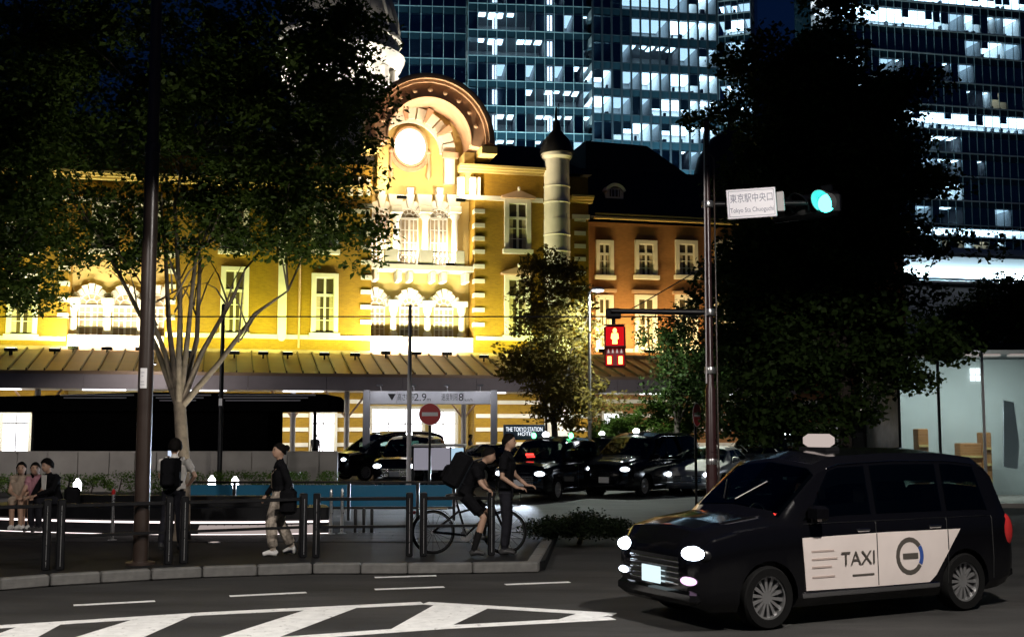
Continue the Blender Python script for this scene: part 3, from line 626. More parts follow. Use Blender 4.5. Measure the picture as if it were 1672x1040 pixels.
# ---- floodlights on the canopy roof washing the facade, assumed from its lit walls
FLN = {-60: 'past the leftmost station window', 20: 'below the window over the dark hedge', 90: 'at the near corner of the smaller arched bay', 310: 'beyond the smaller arched bay', 383: 'below the window beside the forked tree', 430: 'between the forked tree window and the white pier', 470: 'at the foot of the white pier', 530: 'below the window beside the drainpipe', 580: 'under the quoin bands left of the arcade bay', 790: 'under the quoin bands right of the arcade bay', 845: 'below the pedimented window by the turret', 940: 'beyond the foot of the round turret'}
WARM, GOLD = (1.0, 0.72, 0.30), (0.84, 0.9, 0.2)
def floodlight(px, k, z, e, col, aim=(0, .42, 1), spot=None, L=1.6, label=None):
    x = fx(px, k, 560) if z is None else px; zz_ = zr0 + (zr1 - zr0) * (k - CF - .35) / (-.45 - CF - .35) + .32 if z is None else z
    o = st.matrix_basis @ Vector((x, k, zz_))
    root = empty('floodlight', o, YAW, label or 'low floodlight on the canopy roof washing the brick wall', 'floodlight', 'floodlights washing the station facade')
    zb = -.36 if z is None else -.06
    MB().bbox(-.32, .32, -.14, .14, -.1, .1, .03).build('housing', M['darkmetal'], root)
    MB().box(-.05, .05, -.05, .05, zb, -.1).build('bracket', M['darkmetal'], root)
    MB().box(-.28, .28, -.1, .1, .101, .112).build('lens', M['clock'], root)
    if spot: light('SPOT', 'flood_beam', root, (0, .05, .2), e, col, aim, .15, spot=spot, blend=.7)
    else: light('AREA', 'flood_beam', root, (0, .05, .2), e, col, aim, L, .15)
for px, e in ((-60, 900), (20, 900), (90, 600), (310, 900), (383, 900), (430, 800), (470, 700), (530, 900), (580, 700), (790, 900), (845, 1100), (940, 700)):
    floodlight(px, -2.3, None, e * .24, GOLD, label='low floodlight on the canopy roof ' + FLN[px])
for px in (120, 175, 230): floodlight(px, -1.5, None, 480, (1, .86, .62), label='floodlight in front of the smaller arched bay behind the tree')
for px in (630, 680, 730): floodlight(px, -1.5, None, 620, (1, .86, .62), label='floodlight in front of the main arcade bay under the balcony')
for px, e in ((985, 420), (1060, 340), (1130, 220), (1230, 90)): floodlight(px, .6, None, e, WARM, label='dim floodlight on the canopy roof along the red brick wing')
for px in (640, 690, 735):
    floodlight(fx(px, .9, 430), .8, zl + .3, 260, (1, .85, .6), (0, .3, 1), L=.8, label='small floodlight on the balcony slab below the round gable')
for xx, e in ((-.45, 700), (.45, 700)): floodlight(cxh + xx * rh, -1.9, czh - 4.4 + .2, e, (1, .78, .5), (0, .2, 1), L=.6, label='small floodlight fixed below the big round gable arch')
floodlight(tx + .1, -2.4, None, 2000, (1, .84, .6), (0, .2, 1), spot=50, label='narrow beam floodlight at the foot of the round turret')
for a in (200, 250, 290, 340): floodlight(d0x + math.cos(R(a)) * kd_(130), 9 + math.sin(R(a)) * kd_(130), zz(160), 230, (1, .92, .78), (-math.cos(R(a)) * .5, -math.sin(R(a)) * .5, 1), L=.8, label='rooftop floodlight lighting the white dome')

# ================================================================== glass towers
MULL = mat('mullion_metal', (0.42, 0.58, 0.62), .4, .2, var=.1, scale=.3); MULLD = mat('dark_mullion_metal', (0.05, 0.07, 0.09), .4, .3)
LEDGE = mat('pale_ledge_metal', (0.75, 0.8, 0.82), .4, .1)
PANE = glassy('tower_glass', (.8, .93, 1.0), .9, .13, .03, (.6, .85, 1.0))
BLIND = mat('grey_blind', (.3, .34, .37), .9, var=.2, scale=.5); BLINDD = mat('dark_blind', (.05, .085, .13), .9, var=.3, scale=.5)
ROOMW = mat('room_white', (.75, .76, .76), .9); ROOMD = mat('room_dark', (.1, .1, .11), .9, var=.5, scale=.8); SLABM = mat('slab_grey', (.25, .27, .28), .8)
CEIL = emit('ceiling_panel_glow', (.82, .93, 1.0), 6.5); CEILD = emit('dim_ceiling_panel_glow', (.7, .86, 1.0), 2.0); CEILW = emit('warm_ceiling_panel_glow', (1.0, .74, .45), 1.6)
CEILC = emit('ceiling_lamp_glow', (.8, .93, 1.0), 9); BULB = emit('bright_downlight_glow', (.85, .88, 1.0), 16)
mat_sp = mat('spandrel_glass', (.03, .075, .105), .12, .3, spec=.6, var=.2, scale=.2)
FURN = mat('office_furniture', (.03, .035, .05), .7)
def tower(name, px_mid, Y, yaw, label, px_cols, lines, rows, mull=MULL, mw=.07, ledge=None, depth=7.0, spandrel=.28, topz=None, pref=None, ledge_h=.16, vpar=300, wash=560, zwash=None):
    """glass tower front: px_cols column edges (pixels at height pref), lines floor lines top->bottom (pixels at px_mid), rows: state strings
    d dark, k dark blind, b grey blind, g dim room, w bright room, o warm room, c dark room with ceiling lights, s bright room with downlight"""
    o = at(px_mid, 600, Y); fr = Frame(o, yaw); root = empty(name, (o.x, o.y, 0), yaw, label, 'tower'); pref = pref or 150
    X = [fr.fp(p, pref)[0] for p in px_cols]; Z = [fr.fp(px_mid, y)[1] for y in lines]
    X0, X1 = X[0], X[-1]
    MB().box(X0, X1, depth + .02, depth + 6, 0, Z[0] + 12).build('core', mat_sp, root)
    z_low = Z[-1]; MB().box(X0, X1, 0.05, depth, 0, z_low - .2).build('podium', SLABM, root)
    pm = {}; fm = MB()
    for j in range(len(Z) - 1):
        z1, z0 = Z[j], Z[j + 1]; h = z1 - z0; sp = h * spandrel
        MB().box(X0, X1, .12, depth, z1 - sp, z1 - .05).build('floor_slab', SLABM, root)
        MB().box(X0, X1, depth - .15, depth, z0, z1 - sp - .01).build('back_wall', ROOMW, root)
        MB().box(X0, X1, 0, .06, z1 - sp + .02, z1 - .04).build('spandrel', mat_sp, root)
        if ledge: MB().box(X0 - .05, X1 + .05, -.35, -.04, z1 - ledge_h, z1).build('ledge', ledge, root)
        row = rows[j] if j < len(rows) else 'd' * (len(X) - 1)
        i = 0; runs = []
        while i < len(X) - 1:
            s_ = row[i] if i < len(row) else 'd'; e = i
            while e + 1 < len(X) - 1 and (row[e + 1] if e + 1 < len(row) else 'd') == s_: e += 1
            runs.append((i, e, s_)); i = e + 1
        for a, b, s_ in runs:
            xa, xb = X[a], X[b + 1]; ztop = z1 - sp - .02; zb2 = z0
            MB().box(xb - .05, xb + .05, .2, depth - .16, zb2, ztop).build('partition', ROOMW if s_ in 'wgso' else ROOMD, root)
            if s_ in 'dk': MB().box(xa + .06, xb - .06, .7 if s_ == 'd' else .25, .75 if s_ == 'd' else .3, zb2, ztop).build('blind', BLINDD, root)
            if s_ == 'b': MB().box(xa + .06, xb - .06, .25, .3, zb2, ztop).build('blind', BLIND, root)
            if s_ in 'wgsoc':
                m_ = {'w': CEIL, 's': CEIL, 'g': CEILD, 'o': CEILW, 'c': CEILC}[s_]; c = MB()
                if s_ == 'c':
                    for q in range(a, b + 1):
                        if rnd.random() < .85:
                            w_ = X[q + 1] - X[q]; u = rnd.uniform(.05, .25); c.box(X[q] + w_ * u, X[q] + w_ * (u + rnd.uniform(.5, .72)), .7, rnd.uniform(1.8, 3.6), ztop - .06, ztop - .02)
                    if not c.v: c.box(xa + .2, xb - .2, 1, 1.5, ztop - .06, ztop - .02)
                else:
                    c.box(xa + .15, xb - .15, .7, depth - .5, ztop - .06, ztop - .02)
                c.build('ceiling_light', m_, root)
                if s_ in 'wso':
                    f_ = MB()
                    for q in range(a, b + 1):
                        if rnd.random() < .7: u = rnd.uniform(.1, .5); w_ = X[q + 1] - X[q]; f_.box(X[q] + w_ * u, X[q] + w_ * (u + rnd.uniform(.1, .45)), .6, 1.2, zb2 + .02, zb2 + rnd.uniform(.4, 1.1))
                        if rnd.random() < .25: u = rnd.uniform(.1, .7); f_.box(X[q] + w_ * u, X[q] + w_ * (u + .18), 2.5, 2.8, zb2 + .02, zb2 + 1.7) if 0 else None
                    if f_.v: f_.build('furniture', FURN, root)
                    for q in range(a, b + 1):
                        if rnd.random() < .3: MB().box(X[q] + .06, X[q + 1] - .06, .2, .24, zb2 + rnd.uniform(.9, 1.9), ztop).build('blind', BLIND, root)
            if s_ == 's':
                MB().ell(((xa + xb) / 2, .7, ztop - .45), (.34, .34, .3)).build('downlight', BULB, root)
        for i in range(len(X) - 1):
            key = (round(X[i + 1] - X[i], 2), round(h, 1))
            if key not in pm: pm[key] = MB().box(.015, X[i + 1] - X[i] - .015, -.02, .0, .02, h * (1 - spandrel)).mesh('pane', PANE)
            q = link('pane', pm[key], root, (X[i], 0, z0)); q.rotation_euler = (R(rnd.uniform(-.5, .5)), 0, R(rnd.uniform(-.6, .6)))
        fm.box(X0, X1, -.1, -.03, z0 - .06, z0 + .06)
    for x in X: fm.box(x - mw, x + mw, -.14, -.031, Z[-1], Z[0] + .5)
    fm.build('curtain_wall_frame', mull, root)
    # added, unseen strip of lamps on the podium edge that brightens the glass front
    zw_ = Z[-1] - 6 if zwash is None else zwash; MB().bbox(X0, X1, -9.3, -8.9, zw_ - .5, zw_ - .1, .05).build('wash_light_rail', MULLD, root); MB().box(X0, X1, -8.89, .04, zw_ - .8, zw_ - .51).build('podium_roof', SLABM, root)
    light('AREA', 'wash_light', root, ((X0 + X1) / 2, -9, zw_), wash * (X1 - X0), (.62, .93, 1.0), (0, .5, 1), abs(X1 - X0), .5)
    return root, fr
LA = [-33, 9, 52, 94, 134, 175, 217, 259, 301, 343]
# left and middle fronts of the big tower
c1 = [520 + 18.5 * i for i in range(14)]
tower('office_tower', 640, 178, R(5), 'dark blue glass office tower front with few lit rooms behind the round gable', c1, LA, ['ddbbddcddddddd', 'bbbbbbbbddkkbb', 'dddddddkbbddkk', 'bbbbbbbbdkkkdd', 'dddddbbbbbbbbb'] + ['d' * 13] * 4, mw=.05)
c2 = [764 + 15.7 * i for i in range(14)]
tower('office_tower', 866, 178, R(6), 'teal glass office tower with a fine grid and scattered ceiling lights', c2, LA, ['dddcdddddcddd', 'dccccccdddgdc', 'ccccccccdbddw', 'dddgdkgbdgdcw', 'ddddddccccccg', 'cccccdcccccdc', 'cccccddcdkdgd', 'dccdddcccccccd', 'ddcddddddddd'], mw=.045)
# lit stair slots of the fine-grid tower
tw2 = [o for o in bpy.data.objects if o.type == 'EMPTY' and o.get('label', '').startswith('teal glass')][0]; fr2 = Frame(tw2.location, R(6)); STAIR = emit('stair_light_glow', (.9, .93, 1.0), 3.5)
for px in (807, 897):
    for j in range(8):
        z1, z0 = fr2.fz(LA[j], 0, 866), fr2.fz(LA[j + 1], 0, 866)
        for dx in (-.28, .2): MB().box(fr2.fx(px, 0, 150) + dx, fr2.fx(px, 0, 150) + dx + .3, .3, .42, z0 + .35, z0 + (z1 - z0) * .66).build('stair_light', STAIR, tw2)
c3 = [968 + 15.7 * i for i in range(14)]
LB = [-25, 19, 62, 106, 149, 190, 232, 276, 320]
tower('office_tower', 1070, 178, R(10), 'brightly lit glass office tower with dark upright mullions above the wing roof', c3, LB, ['ddbgggggggwsg', 'ddkbggggwwwsw', 'ddkgcccccggsg', 'wwkggwwgwwwsw', 'wwggbgwwwwwsw', 'ddwwwwgwwwwsw', 'wwgooddddcgsg', 'ggggggggggwsg'], mull=MULLD, mw=.16, vpar=300)
# slim side tower
tower('office_tower', 1200, 210, R(-18), 'narrow pale glass tower standing by the strip of navy sky', [1174 + 10.5 * i for i in range(6)], [-30, 0, 22, 58, 93, 128, 165, 200, 240, 280], ['ggwgw', 'wgwgg', 'gwwwg', 'dgggd', 'gcgcg', 'gwggw', 'gggcg', 'gggg', 'ggggg'], mw=.05, ledge=LEDGE, pref=100)
# right tower with ledges
c5 = [1362 + 12.9 * i for i in range(28)]
LR = [-34, 6, 49, 88, 132, 171, 210, 247, 285, 325, 365, 385, 406]
tower('office_tower', 1520, 190, R(13), 'wide glass office block with pale ledges at every floor above the roadside tree', c5, LR, ['w' * 28, 'gwwwwwwwwwwwwwwggwwbwgww', 'bbddddbbbbkbbbdkbggwwwgg', 'gggwdkggcbbdddcdggkkdbbb', 'ddwwgwwwdkkbbbdddccwoobb', 'wwwwwwwwwwwwwwwwwwwwwwwwwwww', 'ddggddkddkdcccccdbbd', 'dwwdbbkkdddggcccddcdd', 'wwwwkkkkkdbbwwwwdkbbbbb', 'wwwwwbbbbbggbcccbbbbggb', 'bwwwwwwbgwwwwwwwwwwwwwww', 'ooddodowoodowodowoodw', 'd' * 28], mw=.035, ledge=LEDGE, pref=200)
o = at(1600, 430, 186); pod = empty('podium_block', (o.x, o.y, 0), R(13), 'pale flat roofed podium block below the wide glass office block', 'building')
fr5 = Frame(o, R(13))
for a, b, dd in ((406, 414, 1.5), (421, 441, 3.5), (441, 462, 1.0)):
    z0, z1 = fr5.fz(b, -dd, 1600), fr5.fz(a, -dd, 1600); MB().box(fr5.fx(1400, -dd, 420), fr5.fx(1800, -dd, 420), -dd, 0.02, z0 + .03, z1).build('storey_band', mat('podium_white', (.7, .72, .78), .6, var=.05, scale=.3), pod)
for i in range(8): light('AREA', 'podium_light', pod, (fr5.fx(1450 + i * 35, -7, 430), -7, fr5.fz(452, -7, 1600)), 24, (.85, .9, 1), (0, 1, .15), 5, .5)
MB().box(fr5.fx(1400, 0), fr5.fx(1800, 0), -.5, 0, 0, fr5.fz(463, -.5, 1600)).build('base_wall', SLABM, pod)


# plaza lamps added out of sight in front of the canopy, brightening fascia and wall
for i, (px, py, Yl, e) in enumerate(((246, 596, 62, 1500), (892, 590, 62, 1300), (1170, 590, 62, 700), (-70, 560, 31, 1500))):
    p = at(px, 700, Yl); p.z = 0; zl_ = at(px, py, Yl).z
    t = empty('plaza_lamp', p, 0, ['plaza lamp behind the tall brown pole in front of the canopy', 'plaza lamp behind the rusty leaved street tree', 'plaza lamp in line with the signal mast by the canopy end', 'plaza lamp past the seated people lighting the pale wall'][i], 'street lamp'); MB().lathe([(.1, 0), (.1, .1), (.06, .15), (.05, zl_)], (0, 0, 0), 12).build('shaft', M['darkmetal'], t, 40)
    MB().lathe([(.05, zl_), (.22, zl_ + .05), (.22, zl_ + .12), (.05, zl_ + .2)], (0, 0, 0), 16).build('lamp_head', M['darkmetal'], t, 40); MB().lathe([(.18, zl_ + .03), (.18, zl_ + .049)], (0, 0, 0), 16).build('lamp_lens', M['lampw'], t)
    light('SPOT', 'lamp_beam', t, (0, 0, zl_ - .02), e, (1, .92, .9), (0, .5, -1) if i < 3 else (.6, .8, -1), .15, spot=165, blend=.3)
# ================================================================== trees
def in_ell(E, n, seed, edge=.55):
    g = random.Random(seed); vol = [e[3] * e[4] * e[5] for e in E]; out = []
    while len(out) < n:
        e = g.choices(E, vol)[0]; px, py, Y, rx, ry, rd = e; s_ = Y / F
        v = Vector((g.gauss(0, 1), g.gauss(0, 1), g.gauss(0, 1))).normalized() * (g.random() ** edge)
        p = at(px, py, Y); out.append(Vector((p.x + v.x * rx * s_, p.y + v.y * rd, max(p.z + v.z * ry * s_, .3))))
    return out
def tree(name, label, base, E, n_cl, n_per, cl_r, leaf, lm, bm, r0, fork, stems, seed, group=None, nb=26, flat=.55, cat='tree', aspect=.5):
    t = empty(name, base, 0, label, cat, group); b = Vector(base)
    C = in_ell(E, n_cl, seed); g = random.Random(seed + 1)
    leaves('crown', [(*(c - b), cl_r * g.uniform(.7, 1.3)) for c in C], n_per, leaf, lm, t, seed, flat, aspect=aspect)
    tr = MB(); fk = Vector(fork) - b
    tr.tube([(0, 0, -.05), (r0 * .08, 0, .15), fk * .5 + Vector((.05, .03, 0)), fk], [r0 * 1.5, r0 * 1.1, r0 * .95, r0 * .85], 12)
    ends = []
    for s_ in stems:
        e = Vector(s_) - b; m1 = fk.lerp(e, .4) + Vector((g.uniform(-.15, .15), g.uniform(-.2, .2), -.12 * (e - fk).length * .3)); m2 = fk.lerp(e, .75) + Vector((g.uniform(-.15, .15), g.uniform(-.2, .2), .1))
        tr.tube([fk - Vector((0, 0, .15)), m1, m2, e], [r0 * .5, r0 * .36, r0 * .26, r0 * .12], 8); ends += [m2, e, e]
        for q in range(3):
            s2 = m1.lerp(e, g.uniform(.2, .9)); f2 = s2 + Vector((g.uniform(-1, 1), g.uniform(-1, 1), g.uniform(.3, 1.3))) * .9
            tr.tube([s2, s2.lerp(f2, .5) + Vector((0, 0, .1)), f2], [r0 * .15, r0 * .1, r0 * .04], 6)
    for c in g.sample(C, min(nb, len(C))):
        e = c - b; s_ = min(ends, key=lambda q: (q - e).length)
        tr.tube([s_, s_.lerp(e, .5) + Vector((g.uniform(-.2, .2), g.uniform(-.2, .2), .15)), e], [r0 * .16, r0 * .1, r0 * .03], 6)
    tr.build('trunk', bm, t, 60); return t
# big tree over the bench
Y = 20.6; base = gp(296, 882, .13)
tree('zelkova_tree', 'big spreading tree with pale forked stems beside the tall brown pole', base,
     [(330, 150, 20.5, 300, 170, 3.0), (500, 150, 20, 150, 150, 2.2), (560, 110, 20, 85, 120, 1.5), (530, 40, 20, 110, 70, 1.5), (575, 40, 19.8, 50, 80, .8), (480, 330, 20, 165, 95, 2.2), (330, 330, 20.5, 160, 90, 2.5), (150, 380, 21, 150, 75, 2), (545, 370, 19.5, 75, 60, 1.2), (600, 380, 19.5, 45, 30, .8), (60, 140, 21, 170, 160, 2.5), (90, 40, 21, 150, 80, 2), (250, 30, 20.8, 120, 60, 1.5), (490, 425, 19.8, 85, 42, 1), (340, 405, 20.3, 80, 32, 1), (585, 415, 19.6, 40, 24, .6)],
     600, 120, .46, .12, M['leafA'], M['bark'], .125, at(293, 655, 20.6),
     [at(232, 440, 20.8), at(262, 330, 21), at(275, 420, 20), at(345, 360, 20.4), at(325, 380, 20.9), at(470, 475, 20.2), at(400, 440, 20.5), at(170, 400, 21), at(300, 250, 20.6)], 3, nb=40)
base = gp(-120, 890, .13)
tree('zelkova_tree', 'dark low hanging tree over the seated people at the bench end', base,
     [(20, 250, 18.5, 110, 260, 2), (30, 460, 18.5, 70, 55, 1.2), (60, 500, 18.5, 45, 22, .8), (-60, 400, 18.5, 120, 120, 2)], 240, 120, .5, .105, M['leafA'], M['darkbark'], .16, at(-110, 600, 18.7), [at(-60, 430, 18.6), at(20, 440, 18.5), at(30, 250, 18.5), at(-140, 300, 18.6)], 5, nb=16)
# tree behind the signal
base = gp(1376, 842)
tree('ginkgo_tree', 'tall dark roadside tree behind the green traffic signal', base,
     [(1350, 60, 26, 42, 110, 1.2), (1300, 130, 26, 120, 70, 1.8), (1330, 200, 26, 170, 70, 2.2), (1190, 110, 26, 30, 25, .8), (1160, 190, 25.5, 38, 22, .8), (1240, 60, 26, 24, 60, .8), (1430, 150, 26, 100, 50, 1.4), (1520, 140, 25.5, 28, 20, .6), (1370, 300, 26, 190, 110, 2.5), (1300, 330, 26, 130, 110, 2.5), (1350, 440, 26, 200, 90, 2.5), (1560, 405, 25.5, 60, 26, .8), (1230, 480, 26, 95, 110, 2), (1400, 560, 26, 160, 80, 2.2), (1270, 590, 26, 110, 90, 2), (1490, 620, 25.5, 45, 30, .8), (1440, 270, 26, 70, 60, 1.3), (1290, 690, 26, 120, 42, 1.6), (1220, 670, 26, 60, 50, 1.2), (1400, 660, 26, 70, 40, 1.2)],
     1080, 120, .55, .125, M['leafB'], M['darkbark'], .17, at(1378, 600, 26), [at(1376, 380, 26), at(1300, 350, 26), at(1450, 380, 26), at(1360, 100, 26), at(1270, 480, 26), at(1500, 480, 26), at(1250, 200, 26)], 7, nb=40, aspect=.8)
# small backlit street tree and the weeping one
base = gp(905, 798)
tree('street_tree', 'small rusty leaved tree in front of the lit station window', base, [(905, 520, 40, 82, 85, 1.7), (905, 440, 40, 55, 42, 1.2), (890, 600, 40, 88, 55, 1.7), (930, 660, 40, 80, 48, 1.7)], 330, 60, .48, .16, M['leafC'], M['darkbark'], .12, at(905, 690, 40), [at(905, 560, 40), at(860, 560, 40.3), at(950, 540, 40), at(890, 470, 40), at(930, 600, 39.6)], 9, nb=26)
base = gp(1105, 797)
tree('weeping_tree', 'drooping dark tree beside the red pedestrian signal', base, [(1090, 560, 41, 48, 60, 1.2), (1125, 530, 41, 50, 40, 1.2), (1110, 630, 41, 60, 50, 1.3), (1150, 600, 41, 70, 90, 1.5), (1230, 620, 41, 90, 80, 1.5)], 240, 70, .45, .15, M['leafB'], M['darkbark'], .11, at(1105, 690, 41), [at(1090, 560, 41), at(1130, 540, 41), at(1150, 600, 41)], 13, nb=16, flat=1.1)
for i, (px, py, Yd, rx, ry) in enumerate(((1020, 688, 43, 42, 40), (1075, 672, 42, 45, 42), (1118, 690, 42, 36, 38), (985, 700, 43, 26, 22))):
    base = gp(px, 700 + 3800 / Yd); b = Vector(base); t = empty('shrub', base, 0, ['round green shrub under the red pedestrian signal', 'tallest bright green shrub left of the dark no entry sign', 'green shrub standing behind the dark no entry sign', 'small green shrub at the foot of the street tree'][i], 'shrub', 'shrubs along the taxi rank')
    C = in_ell([(px, py + 10, Yd, rx, ry * 1.1, .9)], 60, 20 + i); leaves('foliage', [(*(c - b), .3) for c in C], 60, .13, M['leafD'], t, 40 + i)
    s_ = MB()
    for q in range(5): e = rnd.choice(C) - b; s_.tube([(rnd.uniform(-.1, .1), rnd.uniform(-.1, .1), -.03), e * .5 + Vector((.1, 0, 0)), e], [.035, .025, .01], 6)
    s_.build('stem', M['darkbark'], t)
# dark trees beyond the taxi, in front of the podium
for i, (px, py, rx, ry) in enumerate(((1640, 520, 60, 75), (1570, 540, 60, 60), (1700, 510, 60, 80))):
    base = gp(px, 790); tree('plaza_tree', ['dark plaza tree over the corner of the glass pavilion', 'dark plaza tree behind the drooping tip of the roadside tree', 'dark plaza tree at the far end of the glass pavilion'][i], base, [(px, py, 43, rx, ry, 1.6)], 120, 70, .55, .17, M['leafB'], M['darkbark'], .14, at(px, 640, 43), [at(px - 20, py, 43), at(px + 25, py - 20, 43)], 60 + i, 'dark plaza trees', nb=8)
# clipped hedge and low mound
def hedge(name, label, px0, px1, py_top, Yd, depth, zb=.13, seed=0, per=70, z1=None):
    a, b = at(px0, 700, Yd), at(px1, 700, Yd); z1 = z1 or at(px0, py_top, Yd).z; c = Vector(((a.x + b.x) / 2, Yd + depth / 2, 0)); t = empty(name, c, 0, label, 'hedge')
    g = random.Random(seed); n = int((b.x - a.x) / .22); cl = []
    for i in range(n):
        for _ in range(3): cl.append((a.x + (b.x - a.x) * (i + g.random()) / n - c.x, g.uniform(-depth / 2, depth / 2), g.uniform(.15, z1 - .16), .22))
        cl.append((a.x + (b.x - a.x) * (i + g.random()) / n - c.x, g.uniform(-depth / 2, depth / 2), z1 - .14, .2))
    leaves('foliage', cl, per, .07, M['leafD'], t, seed, .7)
    s_ = MB()
    for i in range(0, n, 3): x = a.x + (b.x - a.x) * (i + .5) / n - c.x; s_.tube([(x, 0, .0), (x + .1, .05, z1 * .7)], [.03, .015], 6)
    s_.build('stem', M['darkbark'], t)['kind'] = 'stuff'
hedge('hedge', 'clipped green hedge in front of the pale panelled wall', 180, 548, 768, 33.5, .9, seed=4)
hedge('hedge', 'dark low hedge behind the bench below the pale wall', -60, 175, 772, 33.8, .8, seed=5)
t = empty('shrub', gp(945, 888), 0, 'low dark mounded shrub on the road side past the kerb corner', 'shrub'); b = Vector(t.location)
C = in_ell([(945, 866, 20.3, 66, 26, .8), (895, 874, 20.2, 36, 16, .6), (1000, 872, 20.3, 40, 18, .6)], 190, 33); leaves('foliage', [(*(c - b), .2) for c in C], 90, .055, M['leafM'], t, 71, .8)
MB().tube([(0, 0, -.02), (.1, 0, .3)], [.05, .02], 6).build('stem', M['darkbark'], t)

# ================================================================== dark pavilion, panelled wall, glass rail
Yp = 46.0
o = at(246, 700, Yp); pv = empty('vent_pavilion', (o.x, o.y, 0), 0, 'black flat roofed louvred pavilion with overhanging roof behind the pale wall', 'pavilion')
lx = lambda px, dy=0: at(px, 700, Yp + dy).x - o.x; lz = lambda py, dy=0: at(246, py, Yp + dy).z
MB().box(lx(56), lx(437), 0, 3, 0, lz(668)).build('wall', M['matt'], pv)
MB().prism([(lx(-90), lz(671)), (lx(-90), lz(650)), (lx(60), lz(647)), (lx(240), lz(641)), (lx(534), lz(644)), (lx(540), lz(650)), (lx(540), lz(671))], -.8, 3.6, 'y').build('roof', M['matt'], pv)
for i in range(3):
    for a, b in ((110, 228), (258, 352), (364, 520)):
        if i == 2 and a == 110: continue
        z = lz(645 + i * 4.4, -.8); MB().box(lx(a + 6 * i), lx(b - 12 * i), -.87, -.81, z - .022, z + .022).build('louvre', M['greypaint'], pv)
for px in (20, 500): MB().tube([(lx(px), 2, 0), (lx(px), 2, lz(670))], .07, 8).build('roof_post', M['darkmetal'], pv)
Yw = 37.0; o = at(270, 700, Yw); pw = empty('panelled_wall', (o.x, o.y, 0), 0, 'low wall of pale grey stone panels behind the hedge', 'wall')
zw = at(270, 738, Yw).z; edges = [-120, -60, -4, 30, 80, 129, 180, 222, 257, 310, 360, 412, 470, 522, 552]
for a, b in zip(edges[:-1], edges[1:]):
    MB().bbox(at(a, 700, Yw).x - o.x + .01, at(b, 700, Yw).x - o.x - .01, rnd.uniform(-.012, .012), .2, .02, zw, .012).build('wall_panel', M['concrete'], pw)
MB().box(at(-118, 700, Yw).x - o.x, at(550, 700, Yw).x - o.x, .05, .26, 0, zw + .03).build('coping', M['concrete'], pw)
# blue glass balustrade in front of the drive
Yb = 24.2; o = at(560, 700, Yb); gb = empty('glass_balustrade', (o.x, o.y, 0), 0, 'blue tinted glass balustrade with black rails in front of the taxi drive', 'balustrade')
bz0, bz1 = at(560, 829, Yb).z, at(560, 789, Yb).z; bx = lambda px: at(px, 700, Yb).x - o.x
BG = glassy('blue_tinted_glass', (.25, .6, .85), .75, .1, .15, (.3, .6, .8))
posts = [300, 385, 478, 571, 683, 742]
for a, b in zip(posts[:-1], posts[1:]): MB().box(bx(a) + .04, bx(b) - .04, -.008, .008, bz0 + .03, bz1 - .03).build('glass_panel', M['bglass'], gb)
for a in posts: MB().bbox(bx(a) - .03, bx(a) + .03, -.03, .03, .13, bz1 + .0, .005).build('post', M['darkmetal'], gb)
MB().box(bx(posts[0]), bx(posts[-1]), -.035, .035, bz1 + .002, bz1 + .05).build('top_rail', M['darkmetal'], gb); MB().box(bx(posts[0]), bx(posts[-1]), -.025, .025, bz0 - .02, bz0 + .025).build('bottom_rail', M['darkmetal'], gb)

# ================================================================== bench with light strip
ben = empty('long_bench', gp(290, 878, .13), 0, 'long black curved bench with a glowing light strip under its seat', 'bench'); bo = Vector(ben.location)
zt1 = .13 + .5
def bench_pt(px): 
    t = (px - 270) / 270; return Vector((at(px, 880, 20.9 + .5 * t * t).x, 20.9 + .5 * t * t - .25 * t, 0)) - Vector((bo.x, bo.y, 0))
P = [bench_pt(x) for x in range(-60, 546, 30)]
def strip(name, mt, y0, y1, z0, z1, P=P, sm=False):
    vs = []; fs = []
    for i, p in enumerate(P):
        d = (P[min(i + 1, len(P) - 1)] - P[max(i - 1, 0)]).normalized(); q = Vector((-d.y, d.x, 0))
        for yy, z in ((y0, z0), (y0, z1), (y1, z1), (y1, z0)): v = p + q * yy; vs.append((v.x, v.y, z - .13))
    for i in range(len(P) - 1):
        for k in range(4): fs.append((4 * i + k, 4 * i + (k + 1) % 4, 4 * i + 4 + (k + 1) % 4, 4 * i + 4 + k))
    fs += [(0, 1, 2, 3), (4 * len(P) - 1, 4 * len(P) - 2, 4 * len(P) - 3, 4 * len(P) - 4)]
    return MB().add(vs, fs).build(name, mt, ben)
strip('seat', M['darkmetal'], 0, .75, .4, .6); strip('plinth', M['darkmetal'], .16, .7, .132, .399); strip('light_strip', M['led'], .05, .1, .33, .36); strip('floor_light_strip', M['led'], -.03, .0, .134, .145)
strip('backrest', M['darkmetal'], .62, .8, .601, .78, P[4:-2])
for i in range(0, 14):
    p = bench_pt(330 + i * 14); MB().lathe([(.09, 0.004), (.1, .08), (.07, .16)], (p.x, p.y + .12, 0.0), 10).build('pebble_light', M['pebble'], ben, 40)
# steel hand posts
def handpost(px, py0, py1, label, Yd=None):
    p = gp(px, py1, .13); z = at(px, py0, p.y).z; t = empty('steel_post', p, 0, label, 'post', 'steel posts by the bench')
    MB().lathe([(.045, 0), (.045, .02), (.028, .03), (.028, z - .19), (.022, z - .15), (.008, z - .13)], (0, 0, 0), 14).build('shaft', M['steel'], t, 40); MB().lathe([(.08, 0), (.08, .012), (.03, .014)], (0, 0, 0), 14).build('base_plate', M['steel'], t, 40)
handpost(183, 800, 882, 'thin steel post with red tip beside the bench'); MB().lathe([(.03, 0), (.035, .05), (.01, .09)], (0, 0, at(183, 800, gp(183, 882, .13).y).z - .2), 10).build('reflector', M['red'], bpy.data.objects['steel_post'])
handpost(540, 798, 872, 'taller steel post at the end of the bench'); handpost(558, 797, 871, 'steel post behind the bench end by the pink bag')
